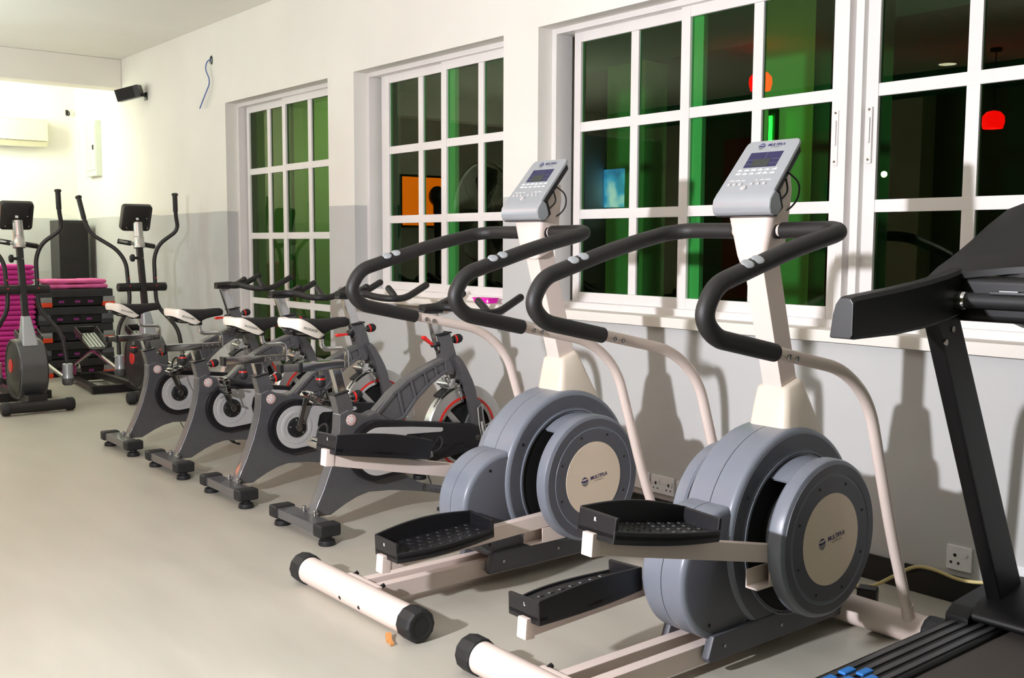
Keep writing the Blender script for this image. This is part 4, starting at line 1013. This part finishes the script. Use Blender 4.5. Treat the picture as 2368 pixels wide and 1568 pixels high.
def socket(lab, x, z, wdt, loc_y=YW, grp='wall sockets above the skirting'):
    s = thing('wall_socket', lab, 'socket', (x, loc_y, z), 0, grp)
    p = MB().bb(-wdt/2, wdt/2, -.012, 0, -.043, .043).build('plate', 'socket_white', s, bevel=.004)
    cx = [-wdt/4-.004, wdt/4+.004] if wdt > .1 else [0]
    for c in cx:
        MB().bb(c-.005, c+.005, -.0126, -.0115, -.002, .012).bb(c-.017, c-.009, -.0126, -.0115, -.022, -.016).bb(c+.009, c+.017, -.0126, -.0115, -.022, -.016).build('pin_hole', 'void_black', s)
        MB().bb(c+.016, c+.026, -.017, -.011, .008, .026).build('switch', 'socket_white', s, bevel=.002)
    for q in (-wdt/2+.012, wdt/2-.012): MB().lathe([(.003, 0), (.002, .001)], (q, -.012, 0), (0, -1, 0), 8).build('screw', 'steel', s)
    return s
socket('white double wall socket half hidden behind the disc of the farther stepper', -3.445, .172, .146)
socket('white double wall socket crossed by the handrail of the farther stepper', -3.29, .170, .146)
socket('single white wall socket just left of the nearest stepper housing', -3.157, .168, .087)
rs = thing('wall_socket', 'white round pin wall socket beside the treadmill upright', 'socket', (-1.84, YW, .168), 0, 'wall sockets above the skirting')
MB().bb(-.047, .047, -.012, 0, -.045, .045).build('plate', 'socket_white', rs, bevel=.004)
MB().lathe([(.0065, 0), (.0065, .001)], (-.014, -.012, .010), (0, -1, 0), 10).lathe([(.005, 0), (.005, .001)], (-.028, -.012, -.018), (0, -1, 0), 10).lathe([(.005, 0), (.005, .001)], (.0, -.012, -.018), (0, -1, 0), 10).build('pin_hole', 'void_black', rs)
MB().lathe([(.011, 0), (.010, .004)], (.024, -.012, .02), (0, -1, 0), 14).build('switch', 'socket_white', rs)
socket('white wall socket at the right edge, mostly hidden by the treadmill upright', -1.625, .15, .087)

tag(MB().tube([(-2.20, 3.43, .012), (-2.10, 3.44, .02), (-2.03, 3.47, .075), (-1.95, 3.49, .135), (-1.88, 3.50, .135), (-1.80, 3.51, .115), (-1.72, 3.51, .125), (-1.66, 3.53, .14)], .0065, 8, fil=.05, fs=6).build('power_cable', 'cable_cream', None), 'cream power cable looping over the black skirting beside the treadmill', 'cable')
ad = thing('power_adapter', 'black plug adapter with loose leads on the floor behind the nearest stepper', 'adapter', (-1.965, 3.205, 0))
MB().bb(-.034, .034, -.028, .028, .0, .112).build('body', 'black_plastic', ad, bevel=.010, rot=(0, 0, .4))
MB().tube([(-.03, 0, .09), (-.09, .01, .10), (-.13, -.02, .05), (-.10, .05, .008)], .003, 6, fil=.02).tube([(.03, 0, .04), (.07, .02, .02), (.12, -.05, .008), (.17, -.02, .008)], .003, 6, fil=.02).build('lead', 'black_plastic', ad)
MB().tube([(-.15, .08, .01), (-.05, .06, .012), (.05, .05, .012), (.12, .07, .012), (.18, .03, .012)], .008, 8, fil=.03).tube([(-.14, .03, .01), (-.11, .0, .035), (-.08, .05, .03), (-.12, .09, .012)], .006, 8, fil=.03).build('lead', 'cable_cream', ad)

pk = thing('plastic_tub', 'hot pink plastic tub on the sill of the middle window', 'tub', (-4.685, 3.615, SILL+.012))
MB().loft([[(-.068, -.030, 0), (.068, -.030, 0), (.068, .030, 0), (-.068, .030, 0)], [(-.074, -.035, .026), (.074, -.035, .026), (.074, .035, .026), (-.074, .035, .026)]]).build('body', 'hot_pink', pk, bevel=.005)
MB().bb(-.078, .078, -.039, .039, .024, .030).build('rim', 'hot_pink', pk, bevel=.002)
MB().bb(.056, .068, -.0365, -.032, .006, .020).build('sticker', 'white_print', pk)

tag(MB().lathe([(.012, 0), (.013, .004), (.013, .014), (.006, .018)], (-4.09, 2.875, 0), (0, 0, 1), 6).build('rubber_nut', 'black_rubber', None), 'small black rubber nut on the floor under the nearest spin bike', 'nut')
ws = thing('wood_wedge', 'broken orange-brown wood wedge under the end of the farther rear tube', 'wedge', (-2.83, 1.785, 0))
MB().box((0, 0, .007), (.055, .018, .010), (0, .1, -.5)).build('splinter', 'wood_scrap', ws); MB().box((.03, -.012, .006), (.05, .012, .008), (0, 0, -.35)).build('splinter', 'wood_scrap', ws)

# ------------------------------------------------------------------ the other side of the room, seen mirrored in the glass
fan = thing('pedestal_fan', 'large black pedestal fan mirrored in the glass of the middle window', 'fan', (-8.65, .75, 0))
MB().lathe([(.25, 0), (.26, .01), (.24, .03), (.03, .05)], (0, 0, 0), (0, 0, 1), 28).build('base', 'black_plastic', fan)
MB().tube([(0, 0, .03), (0, 0, 1.55)], .022, 12).build('pole', 'steel', fan)
mt_ = MB().lathe([(.09, -.12), (.10, -.1), (.10, .04), (.05, .06)], (0, .02, 1.62), (0, 1, 0), 20).build('motor', 'black_plastic', fan)
cg = MB()
for r_ in [.06+.018*i for i in range(26)]:
    hgt = .10+.06*(1-(r_/.52)**2)
    cg.lathe([(r_-.0022, 0), (r_+.0022, .0), (r_+.0022, .004), (r_-.0022, .004), (r_-.0022, 0)], (0, hgt, 1.62), (0, 1, 0), 40, cap=False)
for k in range(8):
    a = 2*PI*k/8; cg.tube([(math.cos(a)*.03, .165, 1.62+math.sin(a)*.03), (math.cos(a)*.3, .14, 1.62+math.sin(a)*.3), (math.cos(a)*.53, .08, 1.62+math.sin(a)*.53)], .004, 6)
cg.lathe([(.51, 0), (.53, 0), (.53, .03), (.51, .03), (.51, 0)], (0, .07, 1.62), (0, 1, 0), 48, cap=False)
cage = cg.build('cage', 'steel', fan); cage['kind'] = 'stuff'
for k in range(3):
    a = 2*PI*k/3+.3
    bl = MB().loft([[(-.05, .02, .08), (.05, -.02, .08), (.05, -.016, .08), (-.05, .024, .08)], [(-.16, .05, .30), (.12, -.02, .33), (.12, -.016, .33), (-.16, .054, .30)], [(-.10, .03, .47), (.10, -.01, .47), (.10, -.006, .47), (-.10, .034, .47)]])
    bl.build('blade', 'black_plastic', fan, loc=(0, .09, 1.62), rot=(0, a, 0))
tvo = thing('television', 'flat television with a bright blue picture, mirrored in the large window', 'television', (-11.0, YL, 1.84))
MB().bb(-1.14, -.17, 0, .05, 0, .66).build('casing', 'black_plastic', tvo, bevel=.006)
MB().bb(-1.11, -.61, .05, .053, .03, .63).build('picture', 'tv_picture', tvo)
MB().bb(-.60, -.20, .05, .053, .03, .63).build('dark_picture', 'screen_dark', tvo)
hs = thing('round_head_stand', 'black ball on a stand in front of the orange board, mirrored in the middle window', 'stand', (-11.7, -.66, 0))  # stand invented to give the dark round-headed silhouette in the glass
MB().lathe([(.20, 0), (.21, .02), (.05, .06)], (0, 0, 0), (0, 0, 1), 24).build('base', 'black_rubber', hs)
MB().lathe([(.03, .03), (.03, 1.0), (.04, 1.35), (.06, 1.82)], (0, 0, 0), (0, 0, 1), 14).build('pole', 'black_rubber', hs)
MB().ball((0, 0, 1.93), .12, (1, 1, 1.15), 20, 14).build('ball', 'black_plastic', hs)
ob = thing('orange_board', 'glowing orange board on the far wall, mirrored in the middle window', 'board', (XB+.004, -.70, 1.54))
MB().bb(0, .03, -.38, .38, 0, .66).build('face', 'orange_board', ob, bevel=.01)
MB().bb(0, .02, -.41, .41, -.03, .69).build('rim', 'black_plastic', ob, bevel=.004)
def pendant(lab, x, y, zb, r):
    p = thing('pendant_lamp', lab, 'pendant lamp', (x, y, 0), 0, 'red pendant lamps on the ceiling')
    MB().tube([(0, 0, ZC), (0, 0, zb+r*1.5)], .006, 8).build('cord', 'black_plastic', p)
    MB().lathe([(.05, 0), (.05, -.03)], (0, 0, ZC), (0, 0, 1), 16).build('ceiling_rose', 'black_plastic', p)
    MB().lathe([(r*.2, r*1.6), (r*.6, r*1.5), (r*.95, r*1.1), (r, r*.6), (r*.85, 0), (r*.8, 0), (r*.93, r*.6), (r*.5, r*1.4)], (0, 0, zb), (0, 0, 1), 24).build('lamp_shade', 'pendant_red', p)
    MB().ball((0, 0, zb+r*.5), r*.3).build('bulb', 'lamp_white', p)
pendant('red pendant lamp mirrored in the upper panes of the large window', -6.01, -.28, 2.68, .105)
pendant('red pendant lamp mirrored in the window at the right edge', -4.72, -2.0, 2.36, .10)
nt_ = thing('green_tube_lamp', 'glowing green tube lamp outside, seen above the console of the nearest stepper', 'tube lamp', (-4.735, 6.24, 2.03))
MB().tube([(0, 0, 0), (0, 0, .19)], .013, 10).build('tube', 'lamp_green', nt_)
MB().bb(-.03, .03, .012, .06, -.05, .24).build('holder', 'void_black', nt_)
dl = thing('downlight', 'round white ceiling downlight mirrored in the window at the right edge', 'downlight', (-5.40, -2.4, ZC))
MB().lathe([(.10, 0), (.10, -.012), (.085, -.014)], (0, 0, 0), (0, 0, 1), 24).build('trim_ring', 'white_print', dl)
MB().lathe([(.082, -.010), (.082, -.016), (.001, -.018)], (0, 0, 0), (0, 0, 1), 24).build('diffuser', 'lamp_white', dl)
bat = thing('fluorescent_batten', 'fluorescent batten lamp hidden behind the ceiling beam', 'ceiling lamp', (-11.0, 2.0, ZC))
MB().bb(-.04, .04, -.85, .85, -.05, 0).build('housing', 'white_print', bat, bevel=.004)
MB().tube([(0, -.8, -.075), (0, .8, -.075)], .016, 12).build('tube', 'lamp_white', bat)
struct(MB().bb(-9.6, -7.2, YL, YL+.06, 0, 2.75).build('trim_8', 'red_wall'))
struct(MB().bb(-10.5, XF, -2.95, -2.7, 2.86, ZC).build('trim_9', 'green_beam', bevel=.01))
struct(MB().bb(-10.6, -10.2, YL, YL+.3, 0, ZC).bb(-6.9, -6.5, YL, YL+.3, 0, ZC).bb(-4.4, -4.0, YL, YL+.3, 0, ZC).build('trim_10', 'garden_wall', bevel=.01))

# ------------------------------------------------------------------ keep every thing at thing > part > sub-part
PROMOTE = {'saddle', 'saddle_stem', 'pedal', 'screen', 'lower_arm', 'foot_link', 'brake_pad', 'saddle_clamp', 'red_ring', 'chainring_cover', 'guard_panel'}
def base(o): return o.name.split('.')[0]
def flatten(root):
    desc = [(o, o.matrix_basis.copy(), []) for o in root.children]; out = []
    while desc:
        o, mr, anc = desc.pop(0); out.append((o, mr, anc))
        for c in o.children: desc.append((c, mr @ c.matrix_basis, anc+[o]))
    mats = {o: mr for o, mr, _ in out}
    for o, mr, anc in out:
        if o.type == 'EMPTY': continue
        meshes = [a for a in anc if a.type == 'MESH']
        if base(o) in PROMOTE or not meshes: new = root
        else:
            pr = [a for a in meshes if base(a) in PROMOTE]
            new = pr[-1] if pr else meshes[0]
        o.parent = new
        o.matrix_basis = mr if new is root else mats[new].inverted() @ mr
    for o, mr, anc in out:
        if o.type == 'EMPTY': bpy.data.objects.remove(o)
for r in [o for o in COL.objects if o.parent is None and o.type == 'EMPTY']: flatten(r)
